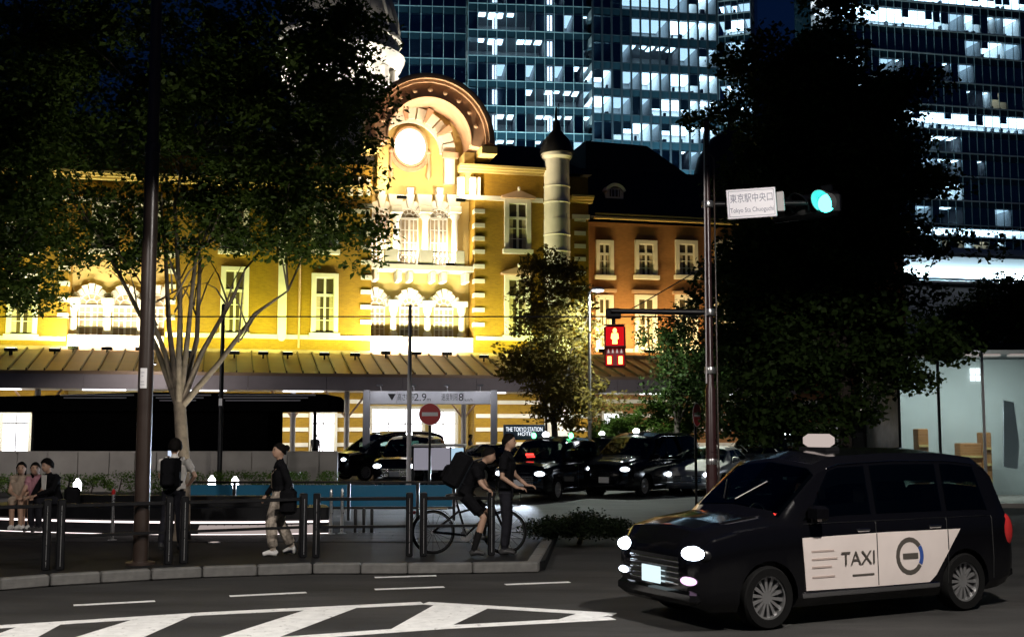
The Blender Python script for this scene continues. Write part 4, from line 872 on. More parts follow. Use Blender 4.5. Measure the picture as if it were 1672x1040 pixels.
# ================================================================== guard rails by the kerb
def guard(pxa, pya, pxb, pyb, label):
    a, b = gp(pxa, pya, .13), gp(pxb, pyb, .13); t = empty('guard_rail', a.lerp(b, .5), math.atan2(b.y - a.y, b.x - a.x), label, 'guard rail', 'black guard rails along the kerb'); L = (b - a).length / 2
    for s_ in (-1, 1):
        MB().bbox(s_ * L - .052, s_ * L + .052, -.05, .05, 0, .93, .012).build('post', M['darkmetal'], t)
        MB().box(s_ * L - .004, s_ * L + .004, -.056, -.0505, .05, .85).build('reflective_strip', M['steel'], t)  # thin steel strip stands in for the highlight down each post
    MB().bbox(-L + .053, L - .053, -.025, .025, .82, .87, .006).build('top_rail', M['darkmetal'], t); MB().bbox(-L + .053, L - .053, -.02, .02, .42, .46, .006).build('lower_rail', M['darkmetal'], t)
guard(-150, 941, 74, 931, 'black guard rail in front of the seated people'); guard(97, 930, 274, 921, 'black guard rail crossed by the tall brown pole'); guard(299, 920, 494, 910, 'black guard rail in front of the walking woman')
guard(516, 910, 668, 908, 'black guard rail in front of the blue glass balustrade'); guard(691, 908, 802, 906, 'black guard rail beside the cyclist')
for px in (580, 594, 607):
    p = gp(px, 870, .13); t = empty('short_bollard', p, 0, 'thin dark bollard in a row of three behind the guard rail', 'bollard', 'three thin bollards'); MB().lathe([(.03, 0), (.03, .42), (.02, .44)], (0, 0, 0), 10).build('shaft', M['darkmetal'], t, 40); MB().lathe([(.06, 0), (.06, .01), (.03, .012)], (0, 0, 0), 10).build('foot', M['darkmetal'], t)

# ================================================================== poles, signs, signals
p = gp(229, 921, .13); pole = empty('tall_pole', p, 0, 'tall brown steel pole with a white sticker, in front of the bench', 'pole')
z1 = at(254, 250, p.y).z
MB().lathe([(.2, 0), (.2, .03), (.105, .05), (.1, z1 - .13)], (0, 0, 0), 24).build('lower_shaft', M['brownmetal'], pole, 40)
MB().lathe([(.11, z1 - .14), (.11, z1 - .02), (.085, z1 + .02)], (0, 0, 0), 24).build('collar', M['brownmetal'], pole, 40)
MB().lathe([(.083, z1), (.072, 10.6), (.03, 10.7)], (0, 0, 0), 24).build('upper_shaft', M['brownmetal'], pole, 40)
zs = at(237, 634, p.y).z - .13; st_ = MB()
for i in range(6):
    a0 = R(-118 + 9 * i); a1 = R(-118 + 9 * (i + 1)); r_ = .1035
    st_.add([(r_ * math.cos(a0), r_ * math.sin(a0), zs), (r_ * math.cos(a1), r_ * math.sin(a1), zs), (r_ * math.cos(a1), r_ * math.sin(a1), zs + .28), (r_ * math.cos(a0), r_ * math.sin(a0), zs + .28)], [(0, 1, 2, 3)])
st_.build('sticker', M['white'], pole)
for i, (dz, w) in enumerate(((.22, .05), (.17, .03), (.09, .05), (.05, .06))): MB().box(-.014 - w / 2, -.014 + w / 2, -.1075, -.104, zs + dz - .008, zs + dz + .008).build('sticker_print', M['greypaint'], pole)
for k in range(3): MB().box(-.03, .03, .12, .14, 1 + k * 2.2, 1.06 + k * 2.2).build('strap', M['steel'], pole)
def thin_pole(name, px, py_base, py_top, r, mt, label, Yd, lamp=False):
    p = at(px, 700, Yd); p.z = 0; z = at(px, py_top, Yd).z; t = empty(name, p, 0, label, 'pole')
    MB().lathe([(r * 1.6, 0), (r * 1.6, .1), (r * 1.1, .12), (r, z * .5), (r * .8, z)], (0, 0, 0), 14).build('shaft', mt, t, 40); MB().lathe([(r * .85, z), (r * .6, z + .06), (.01, z + .08)], (0, 0, 0), 14).build('cap', mt, t, 40); return t, z
t, z = thin_pole('dark_pole', 360, 770, 500, .07, M['darkmetal'], 'dark thin pole rising behind the hedge beside the big tree', 35.5)
MB().box(-.05, .05, -.09, -.071, 2.2 + .5, 2.2 + .72).build('tag_plate', M['white'], t)
thin_pole('grey_pole', 668, 785, 502, .06, M['palepole'], 'thin pale grey pole in front of the arcade bay', 31)
t, z = thin_pole('street_lamp', 963, 790, 480, .055, M['palepole'], 'slim street lamp with a lit head beside the rusty leaved tree', 39); t['category'] = 'street lamp'
MB().tube([(0, 0, z), (.06, 0, z + .1), (.28, 0, z + .16)], [.035, .03, .03], 8).build('lamp_arm', M['palepole'], t, 50); MB().ell((.3, 0, z + .17), (.24, .16, .07)).build('lamp_head', M['palepole'], t, 50); MB().ell((.3, 0, z + .12), (.2, .13, .06)).build('lamp_lens', M['lampw'], t, 50)
light('SPOT', 'lamp_beam', t, (.3, 0, z + .04), 3800, (.9, 1, .9), (0, 0, -1), .15, spot=150, blend=.4)
MB().box(-.07, .07, -.08, -.056, 2.2, 2.55).build('tag_plate', M['white'], t)
def no_entry(px, py, Yd, yaw, r, label):
    p = at(px, py, Yd); t = empty('no_entry_sign', (p.x, p.y, 0), yaw, label, 'road sign')
    MB().tube([(0, .05, 0), (0, .05, p.z + r * .8)], .035, 10).build('post', M['darkmetal'], t, 40)
    MB().disc(0, p.z, r, r, -.002, .012, 40).build('plate', M['white'], t); MB().disc(0, p.z, r * .95, r * .95, -.006, -.0025, 40).build('red_face', M['red'], t); MB().box(-r * .72, r * .72, -.01, -.0065, p.z - r * .17, p.z + r * .17).build('white_bar', M['white'], t)
    MB().box(-.06, .06, .013, .08, p.z - .06, p.z + .06).build('clamp', M['steel'], t)
no_entry(702, 676, 30.5, R(4), .29, 'round red no entry sign in front of the height limit gate'); no_entry(1138, 677, 30.5, R(62), .31, 'red no entry sign turned sideways beside the signal pole')
# height limit gate
Yg = 46; o = at(702, 700, Yg); hg = empty('height_gate', (o.x, o.y, 0), R(2), 'grey height limit gate with painted limits over the drive entrance', 'gate'); gx = lambda px: at(px, 700, Yg).x - o.x; gz = lambda py: at(702, py, Yg).z
for a, b in ((593, 604), (801, 812)): MB().bbox(gx(a), gx(b), -.12, .12, 0, gz(637), .015).build('gate_post', M['greypaint'], hg)
for a, b in ((604, 647), (647, 757), (757, 801)): MB().bbox(gx(a) + .006, gx(b) - .006, -.1, .08, gz(660), gz(638.5), .012).build('beam_panel', M['greypaint'], hg)
zc = gz(649); rt = (R(90), 0, 0)
MB().prism([(gx(633), gz(643)), (gx(647) - .02, gz(643)), (gx(640), gz(654))], -.108, -.101, 'y').build('arrow_mark', M['black'], hg)
text('高さ制限', 'lettering', M['black'], hg, (gx(663), -.104, zc), .3, rt, width=gx(676) - gx(648)); text('2.9', 'lettering', M['black'], hg, (gx(686), -.104, zc), .42, rt); text('m', 'lettering', M['black'], hg, (gx(700), -.104, zc - .07), .22, rt)
text('速度制限', 'lettering', M['black'], hg, (gx(734), -.104, zc), .3, rt, width=gx(747) - gx(720)); text('8', 'lettering', M['black'], hg, (gx(752.5), -.104, zc), .42, rt); text('km/h', 'lettering', M['black'], hg, (gx(765), -.104, zc - .09), .16, rt)
for px in (622, 676, 730, 784):  # small bracket lamps added to brighten the face of the gate
    MB().tube([(gx(px), -.02, gz(638.5)), (gx(px), -.3, gz(638.5) + .18), (gx(px), -.85, gz(638.5) + .2)], .018, 6).build('lamp_bracket', M['greypaint'], hg); MB().bbox(gx(px) - .12, gx(px) + .12, -.95, -.83, gz(638.5) + .16, gz(638.5) + .23, .02).build('sign_lamp', M['greypaint'], hg)
    light('SPOT', 'sign_lamp_beam', hg, (gx(px), -.9, gz(638.5) + .14), 26, (.95, .95, 1), (0, .9, -.5), .05, spot=120, blend=.5)
# hotel sign
Yh = 36.5; p = at(856, 706, Yh); hs = empty('hotel_sign', (p.x, p.y, 0), R(3), 'dark blue lit hotel sign board behind the parked taxis', 'sign')
hw, z0, z1 = 34 / F * Yh, at(856, 718, Yh).z, at(856, 693, Yh).z
MB().bbox(-hw, hw, 0, .12, z0, z1, .02).build('board', mat('sign_blue', (.03, .07, .14), .4), hs); EW = emit('sign_letter_glow', (.85, .92, 1), 1.6)
text('THE TOKYO STATION', 'lettering', EW, hs, (0, -.006, z0 + (z1 - z0) * .68), .19, rt, width=hw * 1.75); text('HOTEL', 'lettering', EW, hs, (.05, -.006, z0 + (z1 - z0) * .38), .16, rt, width=hw * .75); 
for s_ in (-1, 1): MB().tube([(s_ * hw * .8, .06, 0), (s_ * hw * .8, .06, z0 + .02)], .04, 8).build('sign_leg', M['darkmetal'], hs)
# traffic signal mast
Ys = 18.0; p = at(1161, 700, Ys); ms = empty('signal_mast', (p.x, p.y, 0), 0, 'slim dark mast carrying the signals, cables and street name sign', 'signal mast')
zz1 = at(1161, 200, Ys).z
MB().lathe([(.16, 0), (.16, .02), (.1, .04), (.08, 2.6), (.054, 2.7), (.04, zz1)], (0, 0, 0), 18).build('mast', mat('mast_red_brown', (.03, .012, .012), .3, var=.2), ms, 40); MB().lathe([(.06, zz1), (.03, zz1 + .05), (.005, zz1 + .06)], (0, 0, 0), 18).build('mast_cap', M['darkmetal'], ms, 40)
MB().tube([(.1, -.05, .3), (.1, -.05, zz1 - .6), (.05, 0, zz1 - .5)], .014, 8).build('cable_conduit', M['brownmetal'], ms, 50); MB().tube([(-.07, -.06, 2.7), (-.05, -.06, zz1 - .2)], .012, 8).build('cable_conduit', M['palepole'], ms, 50)
za = at(1200, 334, Ys).z; xa = at(1318, 334, Ys).x - p.x
MB().tube([(0, 0, za), (xa, .0, za + .02)], .045, 10).build('signal_arm', M['darkmetal'], ms, 50)
zb3 = at(1080, 510, Ys).z; xb3 = at(998, 510, Ys).x - p.x
MB().tube([(0, 0, zb3), (xb3, 0, zb3 + .02)], [.05, .04], 10).build('pedestrian_arm', M['darkmetal'], ms, 50); MB().tube([(0, -.0, zb3 + .75), (xb3 * .62, 0, zb3 + .2), (xb3 * .8, 0, zb3 + .05)], .01, 6).build('stay_wire', M['darkmetal'], ms)
for z in (za, zb3, 1.5, 2.9): MB().lathe([(.085, z - .05), (.09, z - .04), (.09, z + .04), (.085, z + .05)], (0, 0, 0), 16).build('mast_clamp', M['steel'], ms, 40)
# street name sign
p2 = at(1227, 332, Ys - .15); ns = empty('street_name_sign', (p2.x, p2.y, p2.z), 0, 'white street name sign in Japanese and English on the signal arm', 'sign'); hw, hh = 40 / F * Ys, 24.5 / F * Ys
ns.rotation_euler = (0, R(-3), R(-5))
MB().bbox(-hw, hw, -.012, .012, -hh, hh, .008).build('plate', mat('sign_white', (.8, .78, .84), .4), ns)
bd = MB(); e = .03; w_ = .006
bd.box(-hw + e, hw - e, -.0155, -.0125, hh - e - w_, hh - e); bd.box(-hw + e, hw - e, -.0155, -.0125, -hh + e, -hh + e + w_); bd.box(-hw + e, -hw + e + w_, -.0155, -.0125, -hh + e + w_, hh - e - w_); bd.box(hw - e - w_, hw - e, -.0155, -.0125, -hh + e + w_, hh - e - w_); bd.build('border_line', M['navy'], ns)
text('東京駅中央口', 'lettering', M['navy'], ns, (0, -.014, hh * .32), .15, rt, width=hw * 1.72); text('Tokyo Sta Chuoguchi', 'lettering', M['navy'], ns, (0, -.014, -hh * .45), .105, rt, width=hw * 1.76)
for s_ in (-1, 1): MB().box(s_ * hw * .6 - .02, s_ * hw * .6 + .02, .0125, .12, -.05, .05).build('sign_bracket', M['steel'], ns)
MB().bbox(hw + .01, hw + .13, .02, .1, -.15, .16, .01).build('arm_box', M['palepole'], ns)
# vehicle signal: three lenses, hoods, green lit, facing half left
p3 = at(1350, 332, Ys - .05); vs_ = empty('traffic_signal', p3, R(-40), 'horizontal traffic signal with its green light on at the arm end', 'traffic signal')
MB().bbox(-1.0, .18, .0, .2, -.2, .2, .07).build('housing', M['darkmetal'], vs_, 40)
for i, mt in enumerate((M['teal'], M['rimblack'], M['rimblack'])):
    x = -i * .4; MB().lathe([(.001, -.045), (.09, -.035), (.145, -.002), (.145, .004)], (x, -.01, 0), 28, 'y').build('lens', mt, vs_, 40)
    b = MB(); n = 24; vv = []; ff = []
    for j in range(n + 1):
        a = R(-40 + 260 * j / n); dd = -.3 if 1 else 0; dl = -.3 * (0.55 + .45 * math.sin(a)) if math.sin(a) < 1 else -.3
        for r_ in (.155, .165): vv += [(x + r_ * math.cos(a), 0, r_ * math.sin(a)), (x + r_ * math.cos(a), dl - .03, r_ * math.sin(a))]
    for j in range(n):
        k = 4 * j; ff += [(k, k + 1, k + 5, k + 4), (k + 2, k + 3, k + 7, k + 6), (k + 1, k + 3, k + 7, k + 5), (k, k + 2, k + 6, k + 4)]
    b.add(vv, ff).build('hood', mat('hood_grey', (.12, .13, .13), .6) if i == 0 else M['darkmetal'], vs_, 40)
MB().box(-.12, .05, .05, .12, .2, .3).build('mount', M['darkmetal'], vs_)
light('POINT', 'green_glow', vs_, (0, -.2, 0), 6, (.06, .95, .8), size=.1)
# pedestrian signal
p4_ = at(1004, 565, Ys); ps = empty('pedestrian_signal', p4_, R(-6), 'pedestrian signal showing a red standing figure and red countdown bars', 'pedestrian signal'); hw, hh = 17.5 / F * Ys, 35 / F * Ys
MB().bbox(-hw, hw, 0, .16, -hh, hh, .035).build('housing', mat('signal_red_brown', (.09, .012, .012), .5), ps); MB().tube([(-.02, .08, hh - .01), (-.02, .08, at(1004, 508, Ys).z - p4_.z)], .03, 8).build('hanger', M['darkmetal'], ps); MB().bbox(-.14, .1, .0, .16, hh + .1, hh + .26, .02).build('hanger_box', M['darkmetal'], ps)
RF = emit('signal_red_field_glow', (.9, .01, .015), .75)
MB().bbox(-hw * .84, hw * .84, -.006, -.001, hh * .02, hh * .9, .003).build('upper_face', RF, ps)
fg = MB(); fg.disc(0, hh * .72, .032, .04, -.012, -.0065, 16); fg.prism([(-.05, hh * .6), (.05, hh * .6), (.062, hh * .36), (.035, hh * .3), (.04, hh * .1), (-.04, hh * .1), (-.035, hh * .3), (-.062, hh * .36)], -.012, -.0065, 'y'); fg.build('figure', M['redface'], ps)
MB().bbox(-hw * .84, hw * .84, -.006, -.001, -hh * .92, -hh * .06, .003).build('lower_face', mat('signal_dark_face', (.12, .01, .015), .4), ps)
for s_ in (-1, 1): MB().box(s_ * hw * .52 - .03, s_ * hw * .52 + .03, -.011, -.0065, -hh * .84, -hh * .48).build('countdown_bar', M['redface'], ps); MB().box(s_ * hw * .52 - .055, s_ * hw * .52 + .055, -.0064, -.006, -hh * .9, -hh * .42).build('countdown_field', RF, ps)
for i in range(4): MB().prism([(-hw * .6 + i * hw * .4 - .018, -hh * .32), (-hw * .6 + i * hw * .4 + .018, -hh * .32), (-hw * .6 + i * hw * .4 + .004, -hh * .14), (-hw * .6 + i * hw * .4 - .004, -hh * .14)], -.011, -.0065, 'y').build('small_mark', M['lampp'], ps)
for z in (hh + .0, -hh * .02): MB().box(-hw, hw, -.11, -.0005, z - .012, z + .0).build('visor', M['darkmetal'], ps)
light('POINT', 'red_glow', ps, (0, -.2, 0), 1.2, (1, .05, .05), size=.1)
# overhead cable from the mast across to a pole outside the view
zc = at(800, 517, 17.95).z
lp = empty('utility_pole', (-14.2, 17.95, 0), 0, 'dark utility pole carrying the overhead cable past the bench end', 'pole'); MB().lathe([(.15, 0), (.15, .1), (.12, .2), (.09, 7)], (0, 0, 0), 16).build('shaft', M['darkmetal'], lp, 40); MB().box(-.3, .3, -.04, .04, zc - .1, zc - .02).build('cross_arm', M['darkmetal'], lp)
cb = MB().tube([(-14.2, 17.95, zc), (-5, 17.95, zc), (p.x, 17.95, zc)], .0115, 6).build('overhead_cable', M['darkmetal']); tag(cb, 'taut black overhead cable running level from the signal mast', 'cable')
# ================================================================== street lamps on the near pavement (behind the viewer), assumed from the lit road
for i, (x, y, e) in enumerate(((4.8, 3.6, 5200), (-5.5, 3.6, 4000))):
    t = empty('street_lamp', (x, y, .13), 0, ['tall roadside street lamp on the near pavement by the passing taxi', 'tall roadside street lamp on the near pavement facing the bench'][i], 'street lamp'); MB().lathe([(.16, 0), (.16, .05), (.09, .08), (.07, 7.4)], (0, 0, 0), 16).build('shaft', M['brownmetal'], t, 40)
    MB().tube([(0, 0, 7.3), (0, .8, 7.7), (0, 3.6, 7.8)], [.06, .05, .04], 10).build('lamp_arm', M['brownmetal'], t, 50); MB().bbox(-.15, .15, 3.4, 4.1, 7.73, 7.86, .03).build('lamp_head', M['darkmetal'], t); MB().box(-.12, .12, 3.45, 4.05, 7.715, 7.729).build('lamp_lens', M['lampw'], t)
    light('SPOT', 'lamp_beam', t, (0, 3.75, 7.68), e, (1, .93, .86), (0, 0, -1), .2, spot=161 if i == 0 else 142, blend=.03)
# recessed uplight under the big tree, assumed from its lit stems
q = gp(350, 886, .13); t = empty('ground_uplight', q, 0, 'small recessed uplight in the paving under the big tree', 'uplight'); MB().lathe([(.1, -.02), (.1, .012), (.08, .014)], (0, 0, 0), 16).build('bezel', M['steel'], t); MB().lathe([(.075, .0145), (.075, .016)], (0, 0, 0), 16).build('lens', M['lampp'], t)
light('SPOT', 'uplight_beam', t, (0, 0, .05), 520, (1, .97, .78), (-.06, .02, 1), .06, spot=84, blend=.6)
# ================================================================== glass pavilion at the right, dark kiosk
Yq = 30.0; o = at(1570, 700, Yq); gpv = empty('glass_pavilion', (o.x, o.y, 0), R(-4), 'pale lit glass pavilion with tall panes beside the road', 'pavilion'); qx = lambda px, dy=0: at(px, 700, Yq + dy).x - o.x; qz = lambda py: at(1570, py, Yq).z
ztp = qz(572); ed = [1470, 1535, 1606, 1690, 1775]
_F = mat('frosted_pane', (.42, .5, .52), .35, spec=.5, var=.1, scale=.6)
PG = glassy('pavilion_glass', (.85, .92, .92), .85, .05, .25, (.9, 1, 1))
for a, b in zip(ed[:-1], ed[1:]): MB().box(qx(a) + .03, qx(b) - .03, -.012, .012, .12, ztp - .12).build('pane', PG, gpv)
fm = MB()
for a in ed: MB().box(qx(a) - .028, qx(a) + .028, -.04, .04, 0, ztp).build('mullion', M['palepole'] if a == 1606 else M['darkmetal'], gpv)
MB().box(qx(1460), qx(1780), -.1, 4.2, ztp, ztp + .18).build('roof', M['darkmetal'], gpv); MB().box(qx(1470), qx(1775), -.03, 4, 0, .118).build('plinth', M['concrete'], gpv)
MB().box(qx(1470), qx(1775), 3.9, 4.0, .12, ztp - .01).build('back_wall', mat('pavilion_wall', (.5, .54, .53), .9, var=.1, scale=.5), gpv)
MB().box(qx(1470), qx(1475), .1, 3.9, .12, ztp - .01).build('side_wall', M['darkmetal'], gpv)
for a, b, yy, z0, z1, mt in ((1488, 1505, 2.6, .12, 2.0, 'brick2'), (1553, 1590, 2.9, .12, 1.6, 'brick2'), (1590, 1604, 2.8, .12, 1.9, 'brick2')):
    c = MB().bbox(qx(a, yy), qx(b, yy), yy, yy + .5, z0, z1, .02).build('display_cabinet', M[mt], gpv)
    for q in range(1, 4): MB().box(qx(a, yy) + .02, qx(b, yy) - .02, yy - .06, yy - .002, z0 + (z1 - z0) * q / 4 - .03, z0 + (z1 - z0) * q / 4 + .03).build('shelf', M['stucco'], c)
MB().prism([(qx(1630, 1), 1.0), (qx(1652, 1), .95), (qx(1656, 1), 1.6), (qx(1650, 1), 2.7), (qx(1634, 1), 2.75)], 1.0, 1.05, 'y').build('display_panel', mat('panel_white', (.8, .85, .95), .5), gpv)
for i in range(4): MB().box(qx(1577, 3.8) + (i % 2) * .16 - .1, qx(1577, 3.8) + (i % 2) * .16 + .03, 3.84, 3.89, qz(606) + (i // 2) * .2 - .1, qz(606) + (i // 2) * .2 + .07).build('wall_lamp', M['doorlit'], gpv)  # one small bright window, its four panes glowing
for px in (1500, 1570, 1640, 1720): MB().bbox(qx(px) - .5, qx(px) + .5, 1.6, 1.9, ztp - .06, ztp - .005, .01).build('ceiling_light', M['lampp'], gpv); light('AREA', 'ceiling_beam', gpv, (qx(px), 1.7, ztp - .08), 75, (.95, 1, .98), (0, .25, -1), 1.2, .4)
Yk = 34; o = at(1425, 700, Yk); kk = empty('dark_kiosk', (o.x, o.y, 0), 0, 'dark kiosk with a thin white light line along its top', 'kiosk'); kx = lambda px: at(px, 700, Yk).x - o.x
zk = at(1425, 668, Yk).z; MB().box(kx(1386), kx(1465), 0, 1.8, 0, zk).build('body', M['darkmetal'], kk); MB().box(kx(1384), kx(1467), -.12, 1.9, zk + .002, zk + .1).build('roof', M['darkmetal'], kk)
for i in range(6): MB().box(kx(1388 + i * 13), kx(1388 + i * 13 + (11 if i != 3 else 5)), -.02, -.001, zk - .05, zk - .005).build('light_line', M['lampp'], kk)
MB().box(kx(1392), kx(1460), -.02, -.002, .4, 1.9).build('shutter', M['rimblack'], kk)
# ================================================================== people
SKIN = mat('skin', (.36, .22, .15), .6); HAIR = mat('dark_hair', (.005, .004, .0035), .8, spec=.08, var=.3, scale=30)
CL = dict(skin=SKIN, black=mat('black_cloth', (.005, .005, .006), .9, spec=.08, var=.3, scale=12), white=mat('white_cloth', (.6, .57, .53), .9, spec=.08, var=.08, scale=9), pale=mat('pale_patterned_cloth', (.34, .29, .24), .9, spec=.08, var=.45, scale=22), dark=mat('dark_trousers', (.014, .014, .018), .9, spec=.08, var=.3, scale=9), shoe=mat('shoe_leather', (.02, .02, .02), .5), wshoe=mat('white_shoe', (.55, .54, .52), .6), beige=mat('beige_cloth', (.32, .25, .19), .9, spec=.08, var=.12, scale=9), grey=mat('grey_cloth', (.12, .12, .13), .9, spec=.08, var=.2, scale=9), pink=mat('pink_cloth', (.35, .17, .2), .9, spec=.08), sock=mat('black_sock', (.01, .01, .01), .95, spec=.08), lip=mat('lip', (.25, .09, .08), .5), eye=mat('eye_dark', (.01, .01, .01), .3))
def person(label, loc, rz, J, W, H=1.0, face=0.0, hair='short', voxel=.011, group=None, tilt=0.0, grip=.55, name='person'):
    """J: joints (x forward, y left, z up, metres). W: cloth per region. one continuous remeshed body, hair and extras are children"""
    t = empty(name, loc, rz, label, 'person', group); prim = []; b = MB()
    V_ = lambda k: Vector(J[k]) * H
    def limb(pts, rads, reg, n=10):
        pts = [Vector(p) for p in pts]; b.tube(pts, rads, n)
        for i in range(len(pts) - 1): prim.append((pts[i], pts[i + 1], rads[i], rads[i + 1], reg))
    def ball(p, r, reg, rr=None):
        b.ell(p, rr or (r, r, r), 12, 8); prim.append((Vector(p), Vector(p) + Vector((0, 0, 1e-4)), r, r, reg))
    pel, ch, nk, hd = V_('pel'), V_('chest'), V_('neck'), V_('head'); up = (ch - pel).normalized()
    sl, sr = V_('shL'), V_('shR'); ax = (sl - sr).normalized(); fw = ax.cross(up).normalized(); fw = -fw if fw.dot(Vector((1, 0, 0))) < -.2 else fw
    for k in (-1, -.33, .33, 1):
        o_ = ax * k; limb([pel + o_ * .085, pel.lerp(ch, .35) + o_ * .075, pel.lerp(ch, .75) + o_ * .095, ch + o_ * .1], [.105, .095, .105, .1], 'top')
    limb([sr + ax * .02, ch + up * .03, sl - ax * .02], [.065, .085, .065], 'top'); limb([ch + up * .02, ch.lerp(nk, .6), nk], [.1, .075, .055], 'top')
    limb([nk - (nk - ch) * .1, nk.lerp(hd, .55)], [.052, .05], 'skin')
    for s_ in 'LR':
        sh, el, wr = V_('sh' + s_), V_('el' + s_), V_('wr' + s_); slv = W.get('sleeve', .55)
        if slv < 1: m_ = sh.lerp(el, slv); limb([sh, m_], [.068, .066], 'top'); limb([sh.lerp(el, slv * .8), el, wr], [.046, .04, .028], 'skin')
        elif slv < 2: limb([sh, el, el.lerp(wr, slv - 1)], [.066, .056, .05], 'top'); limb([el, wr], [.04, .028], 'skin')
        else: limb([sh, el, wr], [.066, .055, .042], 'top')
        d = (wr - el).normalized(); hand_d = Vector(J.get('hd' + s_, tuple(d))).normalized(); sd = hand_d.cross(Vector((0, 0, 1)));  sd = sd.normalized() if sd.length > .2 else Vector((0, 1, 0)); pn = sd.cross(hand_d).normalized()
        palm = wr + hand_d * .075
        for k in (-1, 0, 1): limb([wr + sd * .006 * k, wr + hand_d * .085 + sd * .026 * k], [.021, .017], 'skin', 7)
        for k, L_ in ((-1.5, .062), (-.5, .074), (.5, .078), (1.5, .068)):
            p0 = wr + hand_d * .085 + sd * .019 * k; p1 = p0 + hand_d * L_ * .5 - pn * L_ * .28 * grip; p2 = p1 + hand_d * L_ * (.5 - .35 * grip) - pn * L_ * .7 * grip; limb([p0, p1, p2], [.0105, .0098, .0085], 'skin', 6)
        tb = 1 if s_ == 'R' else -1; p0 = wr + hand_d * .03 + sd * .025 * tb; p1 = p0 + hand_d * .035 + sd * .026 * tb - pn * .01; p2 = p1 + hand_d * .03 - pn * .02 * grip; limb([p0, p1, p2], [.014, .0115, .0095], 'skin', 6)
        hp, kn, an, to = V_('hip' + s_), V_('kn' + s_), V_('an' + s_), V_('to' + s_); leg = W.get('leglen', 2.0); lr = W.get('loose', 1.0)
        if leg >= 2: limb([hp, hp.lerp(kn, .5), kn, kn.lerp(an, .4), an + (kn - an) * .12], [.098 * lr, .085 * lr, .066 * lr, .066 * lr, .055 * lr], 'leg')
        else:
            e = hp.lerp(kn, min(leg, 1)) if leg <= 1 else kn.lerp(an, leg - 1); limb([hp, hp.lerp(e, .5), e], [.1 * lr, .092 * lr, .082 * lr], 'leg'); limb([hp.lerp(kn, .7), kn, kn.lerp(an, .35), an], [.06, .054, .054, .036], 'skin')
        if 'sock' in W: limb([kn.lerp(an, W.get('sockh', .5)), an], [.056, .045], 'sock')
        limb([kn.lerp(an, .85), an], [.045, .04], 'leg' if leg >= 2 else ('sock' if 'sock' in W else 'skin'), 8)
        hl = an + (an - to) * .35; hl.z = to.z; limb([hl, an + (to - an) * .45 - Vector((0, 0, .01)), to], [.04, .042, .033], 'shoe', 9); limb([an, hl], [.04, .04], 'shoe', 8)
    hips = MB(); limb([V_('hipR'), pel, V_('hipL')], [.105, .11, .105], 'leg')
    # head
    q = Quaternion((0, 0, 1), face) @ Quaternion((0, 1, 0), tilt); f = q @ Vector((1, 0, 0)); sdv = q @ Vector((0, 1, 0)); hu = q @ Vector((0, 0, 1))
    ball(hd + f * .006, .092, 'skin', (.094, .076, .115)); limb([hd - hu * .055 + f * .045, hd - hu * .085 + f * .055], [.05, .036], 'skin'); limb([hd + f * .088 + hu * .012, hd + f * .108 - hu * .022], [.012, .017], 'skin', 7)
    for s2 in (-1, 1): limb([hd + sdv * .076 * s2 + hu * .02 - f * .005, hd + sdv * .078 * s2 - hu * .03], [.014, .01], 'skin', 6)
    me = b.mesh('body', SKIN); ob = link('body', me); md = ob.modifiers.new('r', 'REMESH'); md.mode = 'VOXEL'; md.voxel_size = voxel; md.use_smooth_shade = True
    sm = ob.modifiers.new('s', 'SMOOTH'); sm.factor = .5; sm.iterations = 3
    bpy.context.view_layer.update(); m2 = bpy.data.meshes.new_from_object(ob.evaluated_get(bpy.context.evaluated_depsgraph_get())); bpy.data.objects.remove(ob)
    regs = ['skin', 'top', 'leg', 'shoe', 'sock']; m2.materials.clear()
    for r_ in regs: m2.materials.append(CL[W.get(r_, 'skin' if r_ == 'skin' else 'black')])
    nF = len(m2.polygons); cen_ = np.zeros(nF * 3); m2.polygons.foreach_get('center', cen_); cen_ = cen_.reshape(-1, 3); best = np.full(nF, 1e9); idx = np.zeros(nF, int)
    for a, c_, ra, rb, reg in prim:
        a_, d_ = np.array(a), np.array(c_ - a); tt = np.clip(((cen_ - a_) @ d_) / max(d_ @ d_, 1e-12), 0, 1); dd = np.linalg.norm(cen_ - a_ - tt[:, None] * d_, axis=1) - (ra + (rb - ra) * tt); m_ = dd < best; best[m_] = dd[m_]; idx[m_] = regs.index(reg)
    m2.polygons.foreach_set('material_index', idx.astype(np.int32)); m2.polygons.foreach_set('use_smooth', [True] * nF); link('body', m2, t)
    for s2 in (-1, 1): MB().ell(hd + f * .086 + sdv * .032 * s2 + hu * .018, (.009, .012, .007), 8, 6).build('eye', CL['eye'], t); MB().ell(hd + f * .084 + sdv * .033 * s2 + hu * .04, (.01, .018, .004), 8, 5).build('eyebrow', HAIR, t)
    MB().ell(hd + f * .09 - hu * .048, (.01, .022, .006), 8, 6).build('mouth', CL['lip'], t)
    # hair cap
    hb = MB(); cap = []; nu, nv = 22, 12; rot = q
    for j in range(nv + 1):
        th = math.pi * .62 * j / nv
        for i in range(nu):
            a = 2 * math.pi * i / nu; back_ = -math.cos(a); lim = .62 * math.pi * (.7 + .34 * max(back_, -.6) + (.1 if abs(math.sin(a)) > .7 else 0)); th_ = lim * j / nv
            k = 1 + .035 * math.sin(7 * a + j) ; p = Vector((.108 * math.sin(th_) * math.cos(a) - .006, .092 * math.sin(th_) * math.sin(a), .125 * math.cos(th_) + .006)) * k; cap.append(hd + rot @ p)
    hb.add(cap, [(j * nu + i, (j + 1) * nu + i, (j + 1) * nu + (i + 1) % nu, j * nu + (i + 1) % nu) for j in range(nv) for i in range(nu)]); hm = hb.build('hair', HAIR, t, 70)
    so = hm.modifiers.new('t', 'SOLIDIFY'); so.thickness = .02; so.offset = -1
